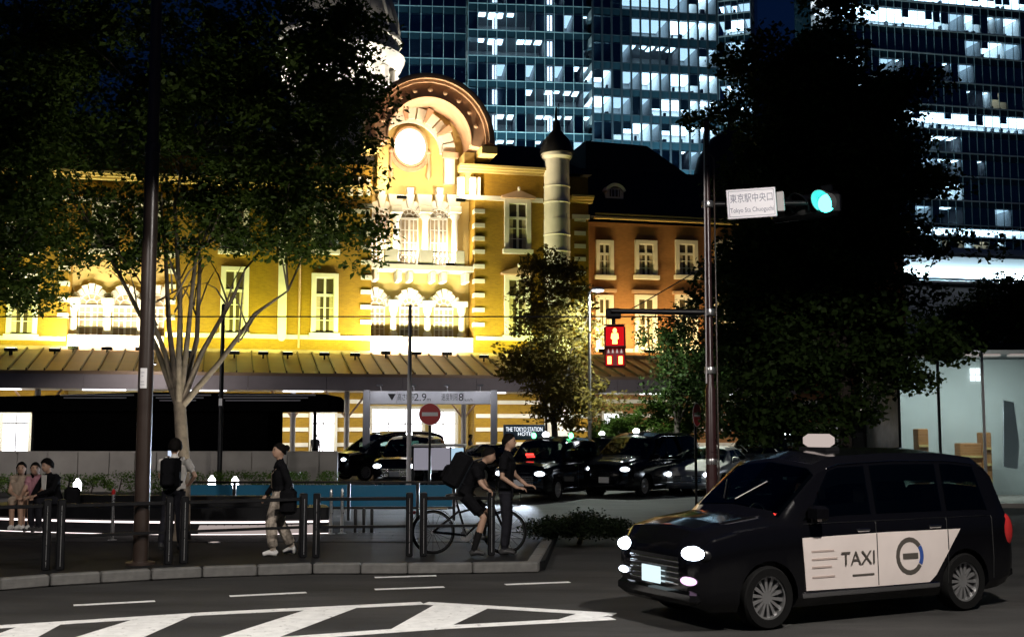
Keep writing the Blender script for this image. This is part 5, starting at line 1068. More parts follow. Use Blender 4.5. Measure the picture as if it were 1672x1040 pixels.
    if hair == 'bun': MB().ell(hd - f * .11 + hu * .05, (.05, .05, .05)).build('hair_bun', HAIR, t, 60)
    if hair == 'long': MB().tube([hd - f * .06 + hu * .04, hd - f * .09 - hu * .1, hd - f * .07 - hu * .24], [.075, .075, .04], 10).build('long_hair', HAIR, t, 60)
    return t, dict(hd=hd, f=f, ch=ch, pel=pel, fw=fw, up=up, ax=ax)
def stand(**k):
    J = dict(pel=(0, 0, .93), chest=(.01, 0, 1.3), neck=(.0, 0, 1.45), head=(.02, 0, 1.58), shL=(0, .18, 1.38), shR=(0, -.18, 1.38), elL=(-.03, .24, 1.1), elR=(-.03, -.24, 1.1), wrL=(.03, .25, .87), wrR=(.03, -.25, .87), hipL=(0, .09, .9), hipR=(0, -.09, .9), knL=(.02, .1, .5), knR=(.02, -.1, .5), anL=(-.02, .1, .09), anR=(-.02, -.1, .09), toL=(.15, .12, .035), toR=(.15, -.12, .035))
    J.update(k); return J
def sit(**k):
    J = dict(pel=(0, 0, .1), chest=(.03, 0, .46), neck=(.05, 0, .6), head=(.09, 0, .73), shL=(.02, .17, .54), shR=(.02, -.17, .54), elL=(.1, .22, .28), elR=(.1, -.22, .28), wrL=(.32, .12, .2), wrR=(.32, -.12, .2), hipL=(0, .09, .09), hipR=(0, -.09, .09), knL=(.42, .1, .1), knR=(.42, -.1, .1), anL=(.4, .1, -.36), anR=(.4, -.1, -.36), toL=(.56, .11, -.415), toR=(.56, -.11, -.415))
    J.update(k); return J
def backpack(t, I, mt, w=.15, h=.24, dpt=.1, strap=True, low=0.0):
    c = I['ch'] - I['fw'] * (.12 + dpt) - I['up'] * (.12 + low); rot = Matrix((I['fw'], I['ax'], I['up'])).transposed().to_4x4()
    b = MB(); b.bbox(-dpt, dpt, -w, w, -h, h, .05); o = b.build('backpack', mt, t); o.matrix_local = Matrix.Translation(c) @ rot
    q = MB().bbox(-dpt - .05, -dpt + .01, -w * .75, w * .75, -h * .8, 0, .03).build('bag_pocket', mt, o)
    if strap:
        for s_ in (-1, 1): MB().tube([I['ch'] - I['fw'] * .1 + I['ax'] * .09 * s_ + I['up'] * .1, I['ch'] + I['ax'] * .1 * s_ + I['up'] * .125, I['ch'] + I['fw'] * .125 + I['ax'] * .11 * s_ - I['up'] * .02, I['ch'] + I['fw'] * .11 + I['ax'] * .13 * s_ - I['up'] * .2, I['ch'] - I['fw'] * .1 + I['ax'] * .14 * s_ - I['up'] * .26], .018, 6).build('bag_strap', mt, t)
    return o
# ================================================================== vehicles (front at x=0 looking towards -x, wheels on z=0)
def interp(keys, x):
    for a, b in zip(keys[:-1], keys[1:]):
        if x <= b[0]:
            t = (x - a[0]) / (b[0] - a[0]); t = max(0, min(1, t)); return [p + (q - p) * t for p, q in zip(a[1:], b[1:])]
    return list(keys[-1][1:])
CAB = dict(L=4.4, keys=[  # x, half width, bottom, belt, top, top half width, crown
    (0, .60, .34, .66, .74, .5, .01), (.05, .72, .25, .80, .88, .6, .02), (.16, .79, .2, .90, .985, .68, .02), (.45, .83, .19, .97, 1.05, .7, .02), (.95, .845, .19, 1.02, 1.11, .72, .02),
    (1.25, .85, .19, 1.03, 1.36, .70, .03), (1.6, .85, .19, 1.03, 1.64, .67, .04), (1.85, .85, .19, 1.03, 1.72, .67, .04), (2.6, .85, .19, 1.03, 1.75, .68, .04), (3.5, .85, .19, 1.03, 1.74, .68, .04),
    (3.95, .84, .2, 1.03, 1.69, .67, .04), (4.15, .835, .22, 1.02, 1.56, .68, .03), (4.3, .82, .26, 1.0, 1.22, .70, .02), (4.37, .79, .3, .92, 1.02, .68, .01), (4.4, .7, .36, .8, .86, .6, .01)],
    wheels=(.82, 3.57), wr=.315, ws=(1.0, 1.58), sw=[((1.28, 2.22), (1.72, 2.22)), ((2.3, 3.26), (2.3, 3.26)), ((3.34, 3.98), (3.34, 3.86))], rw=(3.98, 4.28))
SEDAN = dict(L=4.7, keys=[(0, .62, .3, .6, .66, .5, .01), (.06, .76, .22, .7, .76, .62, .02), (.3, .84, .18, .8, .86, .7, .02), (1.2, .87, .18, .92, .99, .72, .02), (1.6, .88, .18, .95, 1.2, .68, .03), (2.1, .88, .18, .95, 1.42, .6, .03), (2.9, .88, .18, .96, 1.45, .6, .03), (3.5, .88, .19, .97, 1.34, .62, .03), (3.95, .87, .2, .97, 1.08, .7, .02), (4.5, .84, .22, .95, 1.02, .7, .02), (4.66, .78, .28, .86, .92, .64, .01), (4.7, .7, .34, .76, .8, .6, .01)],
    wheels=(.92, 3.7), wr=.32, ws=(1.26, 2.04), sw=[((1.75, 2.6), (2.15, 2.6)), ((2.68, 3.6), (2.68, 3.3))], rw=(3.05, 3.9))
VAN = dict(L=4.85, keys=[(0, .62, .32, .74, .82, .5, .01), (.05, .78, .24, .88, .96, .65, .02), (.2, .86, .2, .98, 1.06, .74, .02), (.8, .91, .19, 1.06, 1.14, .78, .02), (1.2, .92, .19, 1.08, 1.42, .76, .03), (1.75, .92, .19, 1.08, 1.78, .72, .04), (2.3, .92, .19, 1.08, 1.88, .72, .04), (4.2, .92, .2, 1.08, 1.87, .72, .04), (4.6, .91, .22, 1.08, 1.76, .73, .03), (4.78, .88, .28, 1.04, 1.3, .74, .02), (4.85, .78, .36, .86, .94, .64, .01)],
    wheels=(.95, 3.9), wr=.33, ws=(.88, 1.7), sw=[((1.3, 2.3), (1.85, 2.3)), ((2.38, 3.4), (2.38, 3.4)), ((3.48, 4.5), (3.48, 4.4))], rw=(4.62, 4.77))
def car_surf(sp, x, t):
    w, z0, bz, tz, tw, cr = interp(sp['keys'], x)
    P = [(0, z0), (w * .9, z0), (w * .985, z0 + .1), (w, z0 + (bz - z0) * .45), (w * .985, bz - .03), (w * .965, bz), (tw + .03, max(tz - .1, bz + .005)), (tw * .9, tz - .015), (0, tz + cr)]
    i = min(int(t), 7); f = t - i; a, b = P[i], P[i + 1]
    return Vector((x, a[0] + (b[0] - a[0]) * f, a[1] + (b[1] - a[1]) * f))
def patch(sp, corners, n=8, off=.006):
    """glass following the body: corners (x,t) bottom-front, bottom-rear, top-rear, top-front"""
    def pos(u, v):
        b0 = [corners[0][k] + (corners[1][k] - corners[0][k]) * u for k in (0, 1)]; t0 = [corners[3][k] + (corners[2][k] - corners[3][k]) * u for k in (0, 1)]
        return car_surf(sp, b0[0] + (t0[0] - b0[0]) * v, b0[1] + (t0[1] - b0[1]) * v)
    vs = []
    for j in range(n + 1):
        for i in range(n + 1):
            p = pos(i / n, j / n); e = .02; du = pos(min(i / n + e, 1), j / n) - pos(max(i / n - e, 0), j / n); dv = pos(i / n, min(j / n + e, 1)) - pos(i / n, max(j / n - e, 0)); nn = du.cross(dv)
            if nn.length > 1e-9: nn.normalize()
            if nn.y < 0 or (abs(nn.y) < .3 and nn.z < 0): nn = -nn
            vs.append(p + nn * off)
    fs = [(j * (n + 1) + i, j * (n + 1) + i + 1, (j + 1) * (n + 1) + i + 1, (j + 1) * (n + 1) + i) for j in range(n) for i in range(n)]; return vs, fs
M['seat'] = mat('seat_vinyl', (.05, .05, .052), .7, var=.2, scale=6); M['carglass'] = glassy('tinted_car_glass', (.75, .95, .9), .5, .06, .01)
def car_meshes(sp, key):
    D = {}; xs = sorted(set([k[0] for k in sp['keys']] + [sp['L'] * i / 60 for i in range(61)])); T = [0, 1, 1.5, 2, 2.5, 3, 3.5, 4, 4.5, 5, 5.33, 5.66, 6, 6.5, 7, 7.33, 7.66, 8]; vs = []; fs = []
    n = 2 * len(T) - 2
    for x in xs:
        half = [car_surf(sp, x, t) for t in T]; loop = half + [Vector((p.x, -p.y, p.z)) for p in half[-2:0:-1]]; vs += loop
    for i in range(len(xs) - 1):
        for k in range(n): fs.append((i * n + k, i * n + (k + 1) % n, (i + 1) * n + (k + 1) % n, (i + 1) * n + k))
    fs += [tuple(range(n)), tuple(range(len(vs) - 1, len(vs) - n - 1, -1))]
    body = MB().add(vs, fs); me = body.mesh('body', M['carblack']); o = link('body', me); cut = MB()
    for wx in sp['wheels']:
        for s_ in (-1, 1): cut.lathe([(sp['wr'] + .05, 0), (sp['wr'] + .05, .3 * s_)], (wx, s_ * .66, sp['wr']), 28, 'y')
    c = cut.build('cutter', M['rimblack']); md = o.modifiers.new('b', 'BOOLEAN'); md.object = c; md.solver = 'EXACT'; md.operation = 'DIFFERENCE'
    bpy.context.view_layer.update(); m2 = bpy.data.meshes.new_from_object(o.evaluated_get(bpy.context.evaluated_depsgraph_get()))
    bpy.data.objects.remove(o); bpy.data.objects.remove(c)
    if len(m2.polygons) < 200: m2 = me
    m2.materials.clear(); m2.materials.append(M['carblack']); m2.polygons.foreach_set('use_smooth', [True] * len(m2.polygons)); m2.set_sharp_from_angle(angle=R(32)); D['body'] = m2
    def gl(vf_list):
        b = MB()
        for vs, fs in vf_list: b.add(vs, fs)
        return b.mesh('glass', M['carglass'], 60)
    mir = lambda vf: ([Vector((p.x, -p.y, p.z)) for p in vf[0]], vf[1])
    D['side'] = []; wins = []
    for (b0, b1), (t0, t1) in sp['sw']:
        pt = patch(sp, [(b0, 5.12), (b1, 5.12), (t1, 5.95), (t0, 5.95)]); D['side'] += [gl([pt]), gl([mir(pt)])]; wins.append(pt)
    a, b = sp['ws']; pt = patch(sp, [(a + .03, 6.15), (a + .03, 8), (b - .03, 8), (b - .03, 6.15)]); D['ws'] = gl([pt, mir(pt)]); wins.append(pt)
    a, b = sp['rw']; pt = patch(sp, [(b - .03, 6.3), (b - .03, 8), (a + .03, 8), (a + .03, 6.3)]); D['rear'] = gl([pt, mir(pt)]); wins.append(pt)
    # open the shell behind the glass
    from mathutils.bvhtree import BVHTree
    tv = []; tf = []
    for vf in wins:
        for q in (vf, mir(vf)): k0 = len(tv); tv += q[0]; tf += [tuple(k0 + i for i in f) for f in q[1]]
    bv = BVHTree.FromPolygons(tv, tf); bm = bmesh.new(); bm.from_mesh(m2); kill = []
    for f in bm.faces:
        if all((lambda h: h[0] is not None and h[3] < .0105)(bv.find_nearest(f.calc_center_median().lerp(v.co, .8))) for v in f.verts): kill.append(f)
    bmesh.ops.delete(bm, geom=kill, context='FACES'); bm.to_mesh(m2); bm.free()
    zs_, ze = sp['ws'][1], sp['rw'][0]; it = MB(); it.box(sp['ws'][0] + .15, ze, -.72, .72, .3, .42); it.bbox(sp['ws'][0] + .1, sp['ws'][0] + .5, -.7, .7, .55, 1.0, .06)
    for x in (zs_ + .45, zs_ + 1.5):
        for y in (-.36, .36): it.bbox(x, x + .5, y - .26, y + .26, .42, .6, .06); it.bbox(x + .42, x + .58, y - .25, y + .25, .5, 1.12, .06); it.bbox(x + .45, x + .55, y - .13, y + .13, 1.14, 1.36, .05)
    D['inside'] = it.mesh('cabin_seats', M['seat'])
    r = sp['wr']
    D['tyre'] = MB().lathe([(r * .68, -.1), (r * .93, -.105), (r, -.07), (r, .07), (r * .93, .105), (r * .68, .1)], (0, 0, 0), 32, 'y', cap=False).mesh('tyre', M['rubber'], 50)
    rm = MB().lathe([(r * .1, .055), (r * .2, .06), (r * .22, .03), (r * .22, -.06)], (0, 0, 0), 20, 'y'); rm.arc(0, 0, r * .63, r * .7, 0, 2 * math.pi, -.08, .085, 32)
    for i in range(14):
        a = 2 * math.pi * i / 14; c, q = math.cos(a), math.sin(a); P = lambda rr, tt: (c * rr - q * tt, q * rr + c * tt)
        rm.prism([P(r * .18, .012), P(r * .18, -.012), P(r * .65, -.02), P(r * .65, .02)], .02, .06, 'y')
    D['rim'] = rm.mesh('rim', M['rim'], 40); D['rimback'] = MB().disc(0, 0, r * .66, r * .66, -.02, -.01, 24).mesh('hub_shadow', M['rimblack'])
    return D
_cm = {}
def car(style, loc, rz, label, group=None, paint='carblack', head='headdim', roof=None, plate=None, cat='taxi', name='taxi', tail='taillens', hl=True):
    sp = {'cab': CAB, 'sedan': SEDAN, 'van': VAN}[style]
    if style not in _cm: _cm[style] = car_meshes(sp, style)
    D = _cm[style]; t = empty(name, loc, rz, label, cat, group); L = sp['L']; c = L / 2
    off = lambda o: (setattr(o, 'location', Vector((-c, 0, 0)) + Vector(o.location)), o)[1]
    body = D['body'] if paint == 'carblack' else D['body'].copy()
    if paint != 'carblack': body.materials[0] = M[paint]
    off(link('body', body, t))
    for m_ in D['side']: off(link('side_window', m_, t))
    off(link('cabin_seats', D['inside'], t)); off(link('windshield', D['ws'], t)); off(link('rear_window', D['rear'], t))
    for wx in sp['wheels']:
        for s_ in (-1, 1):
            w = off(link('wheel', D['tyre'], t, (wx, s_ * .735, sp['wr']))); w.rotation_euler = (0, R(rnd.uniform(0, 25)), 0 if s_ > 0 else math.pi)
            link('rim', D['rim'], w); link('hub_shadow', D['rimback'], w)
    S = lambda x, t_: car_surf(sp, x, t_)
    def blob(name, x, y, z, r, mt, sm=60): return off(MB().ell((x, y, z), r, 16, 10).build(name, mt, t, sm))
    hz = interp(sp['keys'], .12)[2] - .1; hw = interp(sp['keys'], .12)[0]
    for s_ in (-1, 1):
        blob('headlight', .1, s_ * (hw - .17), hz, (.13, .17, .08), M[head]); blob('headlight_bezel', .14, s_ * (hw - .17), hz - .01, (.13, .19, .105), M['black'])
        tz = interp(sp['keys'], L - .12)[2]; tw_ = interp(sp['keys'], L - .12)[0]
        blob('tail_light', L - .1, s_ * (tw_ - .07), tz - .16, (.1, .09, .2), M[tail])
        mx = sp['sw'][0][0][0] + .12; p = S(mx, 4.9)
        off(MB().bbox(mx - .06, mx + .1, s_ * (p.y + .08) - .1, s_ * (p.y + .08) + .1, p.z + .03, p.z + .19, .03).build('side_mirror', M[paint], t)); off(MB().box(mx, mx + .04, s_ * p.y - .03, s_ * p.y + .03, p.z + .0, p.z + .06).build('mirror_stalk', M['black'], t))
        for (b0, b1), _ in sp['sw'][:2]:
            hx = b1 - .14; p = S(hx, 4.1); off(MB().bbox(hx - .09, hx + .09, s_ * p.y - .022, s_ * p.y + .022, p.z - .08, p.z - .045, .008).build('door_handle', M['chrome'], t))
        for (b0, b1), _ in sp['sw'][:3]:
            ds = MB(); pts = [S(b1 + .04, q) for q in (2.1, 2.6, 3, 3.5, 4, 4.6, 5)]; ds.tube([(p.x, s_ * (p.y + .0005), p.z) for p in pts], .004, 5); off(ds.build('door_seam', M['rimblack'], t))
        for tt in (4.98, 6.02):
            pts = [S(x, tt) for x in [sp['sw'][0][0 if tt < 5 else 1][0] + (sp['sw'][-1][0 if tt < 5 else 1][1] - sp['sw'][0][0 if tt < 5 else 1][0]) * i / 14 for i in range(15)]]; off(MB().tube([(p.x, s_ * (p.y + .003), p.z) for p in pts], .007, 5).build('window_trim', M['chrome'], t, 60))  # chrome line added for the bright streaks along windows and roof edge
        x0, x1 = sp['wheels'][0] + sp['wr'] + .1, sp['wheels'][1] - sp['wr'] - .1; p = S(2, 2.2); off(MB().bbox(x0, x1, s_ * p.y - .02, s_ * p.y + .018, p.z - .06, p.z, .01).build('sill_trim', M['chrome'] if style == 'cab' else M['black'], t))
    w = interp(sp['keys'], .05)[0]; zb = interp(sp['keys'], .05)[2]
    g = MB()
    for q in range(5): g.bbox(-.012, .06, -w * .62, w * .62, zb - .36 + q * .055, zb - .335 + q * .055, .006)
    off(g.build('grille', M['chrome'], t)); off(MB().box(.0, .05, -w * .6, w * .6, zb - .37, zb - .08).build('grille_backing', M['rimblack'], t))
    off(MB().bbox(-.03, .2, -w * .98, w * .98, .26, .42, .05).build('front_bumper', M[paint], t)); off(MB().bbox(L - .2, L + .03, -.78, .78, .3, .46, .05).build('rear_bumper', M[paint], t))
    off(MB().bbox(-.045, -.03, -.17, .17, .43, .6, .006).build('number_plate', M['plate'] if plate else M['white'], t))
    for s_ in (-1, 1): off(MB().tube([(sp['ws'][0] + .06, s_ * .1 + .1, interp(sp['keys'], sp['ws'][0] + .06)[3] + .045), (sp['ws'][0] + .3, s_ * .35 + .1, interp(sp['keys'], sp['ws'][0] + .3)[3] + .04)], .008, 5).build('wiper', M['black'], t))
    if roof:
        rx = sp['ws'][1] + .25; rz_ = interp(sp['keys'], rx)[3] + .05
        near_ = roof == 'lampp'; rx += .42 if near_ else 0; rz_ += .03 if near_ else 0; o = off((MB().bbox(rx - .09, rx + .09, -.2, .2, rz_, rz_ + .15, .04) if near_ else MB().ell((rx, 0, rz_ + .07), (.08, .11, .08))).build('roof_lamp', M[roof], t, 60)); off(MB().box(rx - .1, rx + .1, -.22, .22, rz_ - .05, rz_ + .002).build('roof_lamp_base', M['black'], t))
    return t, sp, off
A = lambda deg: R(deg)
# near taxi passing
TH = 27.0
pf = gp(1252, 1027); a_ = Vector((math.cos(R(TH)), math.sin(R(TH)), 0)); nrm = Vector((math.sin(R(TH)), -math.cos(R(TH)), 0))
cen = pf - nrm * .78 + a_ * (2.2 - .82); cen.z = 0.0
taxi, sp, off = car('cab', cen, R(TH), 'black taxi with a white door panel passing on the road', None, head='head', roof='lampp', plate=True)
# lit panel on the doors, with lettering and round emblem (near side is -y)
pts = [(1.3, 3.25), (1.3, 4.0), (3.22, 4.0), (3.42, 3.75), (3.1, 3.2)]
dp = MB(); vs = []; N = 14
def side(x, z, o_=.008):
    w, z0, bz, tz, tw, cr = interp(sp['keys'], x); zm = z0 + (bz - z0) * .45
    f = 1.0 if z < zm else 1 - .015 * (z - zm) / (bz - .03 - zm); return (x, -(w * f + o_), z)
def panel(name, poly, mt, o_, sub=1, parent=taxi):
    b = MB(); b.add([side(x, z, o_) for x, z in poly] + [side(x, z, .001) for x, z in poly], [tuple(range(len(poly)))] + [(i, (i + 1) % len(poly), (i + 1) % len(poly) + len(poly), i + len(poly)) for i in range(len(poly))]); return off(b.build(name, mt, parent))
WP = mat('white_door_wrap', (.72, .64, .6), .45, var=.05, scale=3)
panel('door_panel', [(1.28, .36), (2.2, .35), (3.0, .35), (3.1, .42), (3.3, .66), (3.5, .9), (2.4, .905), (1.25, .89)], WP, .008)
for gxp in (2.255, 3.3): panel('panel_gap', [(gxp, .36 if gxp < 3 else .68), (gxp + .012, .36 if gxp < 3 else .69), (gxp + .012, .9), (gxp, .9)], M['black'], .0095)
tz_ = lambda x: side(x, .6, .014)[1]
GREYI = mat('door_ink', (.08, .07, .06), .5); BLUEI = mat('door_blue_ink', (.03, .08, .3), .5)
q = text('TAXI', 'lettering', GREYI, taxi, (1.98 - 2.2, tz_(1.98), .65), .2, (R(90), 0, 0), .001, width=.46)
for i, (w_, z) in enumerate(((.3, .74), (.34, .66), (.26, .58), (.3, .48))): panel('small_print', [(1.36, z), (1.36 + w_, z), (1.36 + w_, z + .018), (1.36, z + .018)], mat('faint_ink', (.45, .36, .32), .5), .0105)
panel('small_print', [(1.9, .47), (2.2, .47), (2.2, .49), (1.9, .49)], GREYI, .0105)
ec = (2.72, .64)
for a0, a1, mt in ((35, 325, GREYI), (-30, 33, BLUEI)):
    n = 16
    panel('emblem_ring', [(ec[0] + .2 * math.cos(R(a0 + (a1 - a0) * i / n)), ec[1] + .2 * math.sin(R(a0 + (a1 - a0) * i / n))) for i in range(n + 1)] + [(ec[0] + .15 * math.cos(R(a1 - (a1 - a0) * i / n)), ec[1] + .15 * math.sin(R(a1 - (a1 - a0) * i / n))) for i in range(n + 1)], mt, .0105)
panel('emblem_bar', [(2.62, .61), (2.84, .61), (2.84, .67), (2.62, .67)], GREYI, .0105)
off(MB().ell((.02, -.58, .5), (.06, .12, .045)).build('fog_light', M['fog'], taxi, 60)); off(MB().ell((.02, .58, .5), (.06, .1, .04)).build('fog_light', M['headdim'], taxi, 60))
off(MB().bbox(1.75, 1.95, -.3, .1, 1.0, 1.0 + .25, .04).build('driver_mask', M['white'], taxi)) if 0 else None
off(MB().bbox(4.405, 4.44, -.72, -.5, .72, 1.0, .02).build('tail_lens', M['tail'], taxi))
# driver behind the wheel
DASH = emit('dash_display_glow', (.75, 1.0, .85), 2.5); off(MB().bbox(1.3, 1.34, -.12, .1, 1.02, 1.12, .01).build('dash_display', DASH, taxi)); off(MB().bbox(1.42, 1.46, .2, .5, 1.0, 1.05, .01).build('dash_display', DASH, taxi)); off(MB().bbox(1.34, 1.38, -.42, -.24, 1.02, 1.1, .01).build('fare_display', M['taxired'], taxi))  # glowing displays added to brighten the foot of the windscreen
dq = cen + a_ * (-2.2 + 2.35) - nrm * .36; t, I = person('person in dark clothes with a white mask driving the black taxi', (dq.x, dq.y, .58), R(TH) + math.pi, sit(chest=(-.02, 0, .46), neck=(.0, 0, .6), head=(.04, 0, .72), shL=(-.02, .18, .54), shR=(-.02, -.18, .54), elL=(.2, .24, .36), elR=(.2, -.24, .36), wrL=(.42, .14, .4), wrR=(.42, -.14, .4), anL=(.62, .1, -.14), anR=(.62, -.1, -.14), toL=(.74, .1, -.12), toR=(.74, -.1, -.12)), dict(top='black', leg='dark', shoe='shoe', sleeve=3), 1.0, voxel=.014)
MB().ell(I['hd'] + I['f'] * .06 - Vector((0, 0, .045)), (.055, .062, .05)).build('face_mask', CL['white'], t, 60)
off(MB().tube([(1.62 + .1 * math.sin(a) * .4, .36 + .18 * math.cos(a), .98 + .18 * math.sin(a)) for a in [2 * math.pi * i / 20 for i in range(21)]], .014, 6).build('steering_wheel', M['black'], taxi, 60))
# taxis in the rank
def place(px, py, dy=0): p = gp(px, py); return Vector((p.x, p.y, 0))
c1_, s1, o1 = car('cab', place(900, 812), R(64), 'black taxi with green roof lights in front of the hotel sign', 'taxis waiting in the rank', head='headdim', roof='lampw')
for s_ in (-1, 1): o1(MB().ell((2.3, s_ * .6, 1.8), (.07, .07, .09), 12, 8).build('green_roof_light', M['lampg'], c1_, 60))
o1(MB().bbox(1.25, 1.3, .1, .35, 1.12, 1.24, .01).build('fare_display', M['taxired'], c1_)) ; o1(MB().box(1.09, 1.1, .05, .3, 1.225, 1.3).build('fare_sign', M['taxired'], c1_))
for s_ in (-1, 1): light('SPOT', 'headlight_beam', c1_, (-2.25, s_ * .55, .76), 1700, (.72, .84, 1.0), (-1, 0, -.16), .08, spot=55, blend=.6)
c2_, s2, o2 = car('van', place(1052, 806), R(55), 'black tall taxi van with gold lettering behind the signal mast', 'taxis waiting in the rank', head='headdim', roof='lampw')
side_ = lambda x: -(.925)
GOLDI = emit('gold_letter_glow', (.75, .6, .12), .5)
text('TAXI', 'lettering', GOLDI, c2_, (2.9 - 2.425, -.926, .78), .14, (R(90), 0, 0), .001); 
car('cab', place(990, 790), R(62), 'black taxi parked behind the rank under the shrubs', 'taxis waiting in the rank', head='headdim', roof='lampw')
car('van', place(640, 782) + Vector((-.2, 0, 0)), R(38), 'black tall taxi with gold trim waiting by the hedge end', 'taxis waiting in the rank', head='headdim', roof='lampw')
cH, _, _ = car('cab', place(672, 794), R(80), 'black taxi facing the blue glass balustrade with blazing headlights', 'taxis waiting in the rank', head='head', roof='lampw')
for s_ in (-1, 1): light('SPOT', 'headlight_beam', cH, (-2.25, s_ * .55, .76), 450, (.72, .84, 1.0), (-1, 0, -.1), .08, spot=60, blend=.6)
car('sedan', place(795, 788), R(58), 'black saloon car behind the cyclist', None, head='headdim', cat='car', name='saloon_car')
car('sedan', place(1163, 803), R(62), 'white saloon car with lit headlights behind the signal mast', None, paint='carwhite', head='head', cat='car', name='saloon_car')
car('cab', place(1290, 800), R(70), 'black taxi far behind the passing taxi with a white roof lamp', 'taxis waiting in the rank', head='headdim', roof='lampw'); car('cab', place(1240, 796), R(70), 'black taxi with white roof lamp next to the white saloon', 'taxis waiting in the rank', head='headdim', roof='lampw')
for src, aim in ((place(839, 822), (-.3, -1, -.12)), (place(640, 800), (-.2, -1, -.1))):
    pass
# pale shelter boxes behind the no entry sign
Yx = 34.5; o = at(716, 700, Yx); sh = empty('glazed_shelter', (o.x, o.y, 0), R(0), 'pale panelled shelter box behind the red no entry sign', 'shelter'); hx = lambda px: at(px, 700, Yx).x - o.x; hz_ = lambda py: at(716, py, Yx).z
SH = emit('shelter_panel_glow', (.75, .72, .85), .32); SHB = emit('shelter_end_glow', (.55, .8, 1), .8)
for a, b, m_ in ((676, 700, SH), (702, 735, SH), (737, 757, SHB)): MB().bbox(hx(a), hx(b), 0, .1, hz_(767), hz_(731), .01).build('shelter_panel', m_, sh)
MB().bbox(hx(674), hx(760), -.1, 1.2, hz_(729), hz_(725), .02).build('shelter_roof', M['palepole'], sh)
for px in (675, 701, 736, 758): MB().box(hx(px) - .03, hx(px) + .03, .02, .08, 0, hz_(729.5)).build('shelter_post', M['darkmetal'], sh)

# man with backpack seen from behind, holding a phone up
p = gp(281, 897, .13)
t, I = person('person seen from behind in a pale T-shirt with a black backpack, holding up a phone', p, R(92), stand(elL=(.12, .25, 1.12), wrL=(.3, .17, 1.3), hdL=(.15, .0, 1), elR=(-.02, -.33, 1.14), wrR=(.08, -.2, .98), hdR=(.3, .9, .1), knL=(.03, .13, .5), anL=(-.02, .17, .09), toL=(.14, .2, .035), anR=(-.02, -.13, .09), toR=(.13, -.17, .035)), dict(top='white', leg='dark', shoe='shoe', sleeve=.6), 1.0, face=R(20), grip=.8)
backpack(t, I, CL['black']); MB().bbox(.36, .37, .13, .205, 1.38, 1.53, .004).build('phone', M['black'], t); MB().box(.3555, .3595, .136, .199, 1.388, 1.522).build('phone_screen', emit('phone_glow', (.7, .8, 1), 1.0), t)
# walking woman
p = gp(455, 907, .13)
t, I = person('person in a black top and pale patterned wide trousers walking past the bench', p, R(200), stand(knL=(.14, .09, .52), anL=(.1, .09, .1), toL=(.26, .1, .04), knR=(-.02, -.09, .5), anR=(-.22, -.09, .13), toR=(-.08, -.1, .04), wrL=(-.02, .27, .85), elL=(-.1, .24, 1.1), elR=(.02, -.25, 1.1), wrR=(.17, -.2, .92)), dict(top='black', leg='pale', shoe='wshoe', sleeve=3, loose=1.3, leglen=2.0), .97, face=R(8), hair='bun')
MB().tube([(0, .14, 1.37), (.13, .02, 1.2), (.1, -.16, 1.0), (-.02, -.2, .9)], .008, 6).build('bag_strap', CL['beige'], t); MB().bbox(-.2, .05, .26, .38, .62, 1.0, .05).build('shoulder_bag', CL['black'], t)
# seated people
zs_ = .6 - .0
def seat(px, dy): b_ = bench_pt(px) + Vector((bo.x, bo.y, 0)); return Vector((b_.x, b_.y + dy, .6))
t, I = person('person seated on the bench end in a pale dress with bare arms', seat(14, .28), R(-78), sit(elL=(.16, .2, .26), wrL=(.36, .02, .17), elR=(.16, -.2, .26), wrR=(.36, -.02, .17), chest=(.08, 0, .45), neck=(.12, 0, .58), head=(.17, 0, .7)), dict(top='beige', leg='beige', leglen=1, shoe='wshoe', sleeve=.2), .95, hair='long', group=None)
t, I = person('person seated on the bench between two others in pale shorts', seat(41, .28), R(-100), sit(elL=(.18, .2, .26), wrL=(.4, .1, .2), elR=(.18, -.2, .26), wrR=(.4, -.1, .2), head=(.12, 0, .71)), dict(top='pink', leg='white', leglen=0, shoe='wshoe', sleeve=.4), .93, face=R(30), hair='long')
t, I = person('person seated on the bench in black jacket over a white shirt', seat(70, .28), R(-120), sit(chest=(.1, 0, .45), neck=(.14, 0, .59), head=(.19, 0, .72), shL=(.08, .18, .53), shR=(.08, -.18, .53), elL=(.24, .22, .3), wrL=(.42, .08, .22), elR=(.22, -.22, .3), wrR=(.42, -.06, .2)), dict(top='black', leg='dark', shoe='shoe', sleeve=3), 1.0, tilt=.15)
MB().prism([(-.05, .3), (.05, .3), (.07, .56), (-.07, .56)], .0, .012, 'y').build('shirt_front', CL['white'], t).matrix_local = Matrix.Translation((.235, 0, 0)) @ Matrix.Rotation(R(-90), 4, 'Z')
# black bag on the bench
p = seat(100, .3); t = empty('black_bag', p, .3, 'black bag standing on the bench beside the seated people', 'bag'); MB().bbox(-.14, .14, -.09, .09, 0, .34, .05).build('bag_body', CL['black'], t); MB().tube([(-.08, 0, .33), (-.06, 0, .45), (.06, 0, .45), (.08, 0, .33)], .012, 6).build('bag_handle', CL['black'], t)
# man standing with phone, profile to the right
p = gp(826, 905, .13)
t, I = person('person standing in profile in a black short sleeved shirt, hands on the handlebar', p, R(-8), stand(pel=(0, 0, .96), chest=(.02, 0, 1.34), neck=(.02, 0, 1.5), head=(.05, 0, 1.64), shL=(.02, .18, 1.43), shR=(.0, -.19, 1.42), elR=(-.02, -.24, 1.13), wrR=(.2, -.2, .98), hdR=(1, .1, -.05), elL=(.1, .22, 1.15), wrL=(.3, .1, 1.0), hdL=(1, -.1, 0)), dict(top='black', leg='dark', shoe='shoe', sleeve=.62), 1.02, grip=.8)
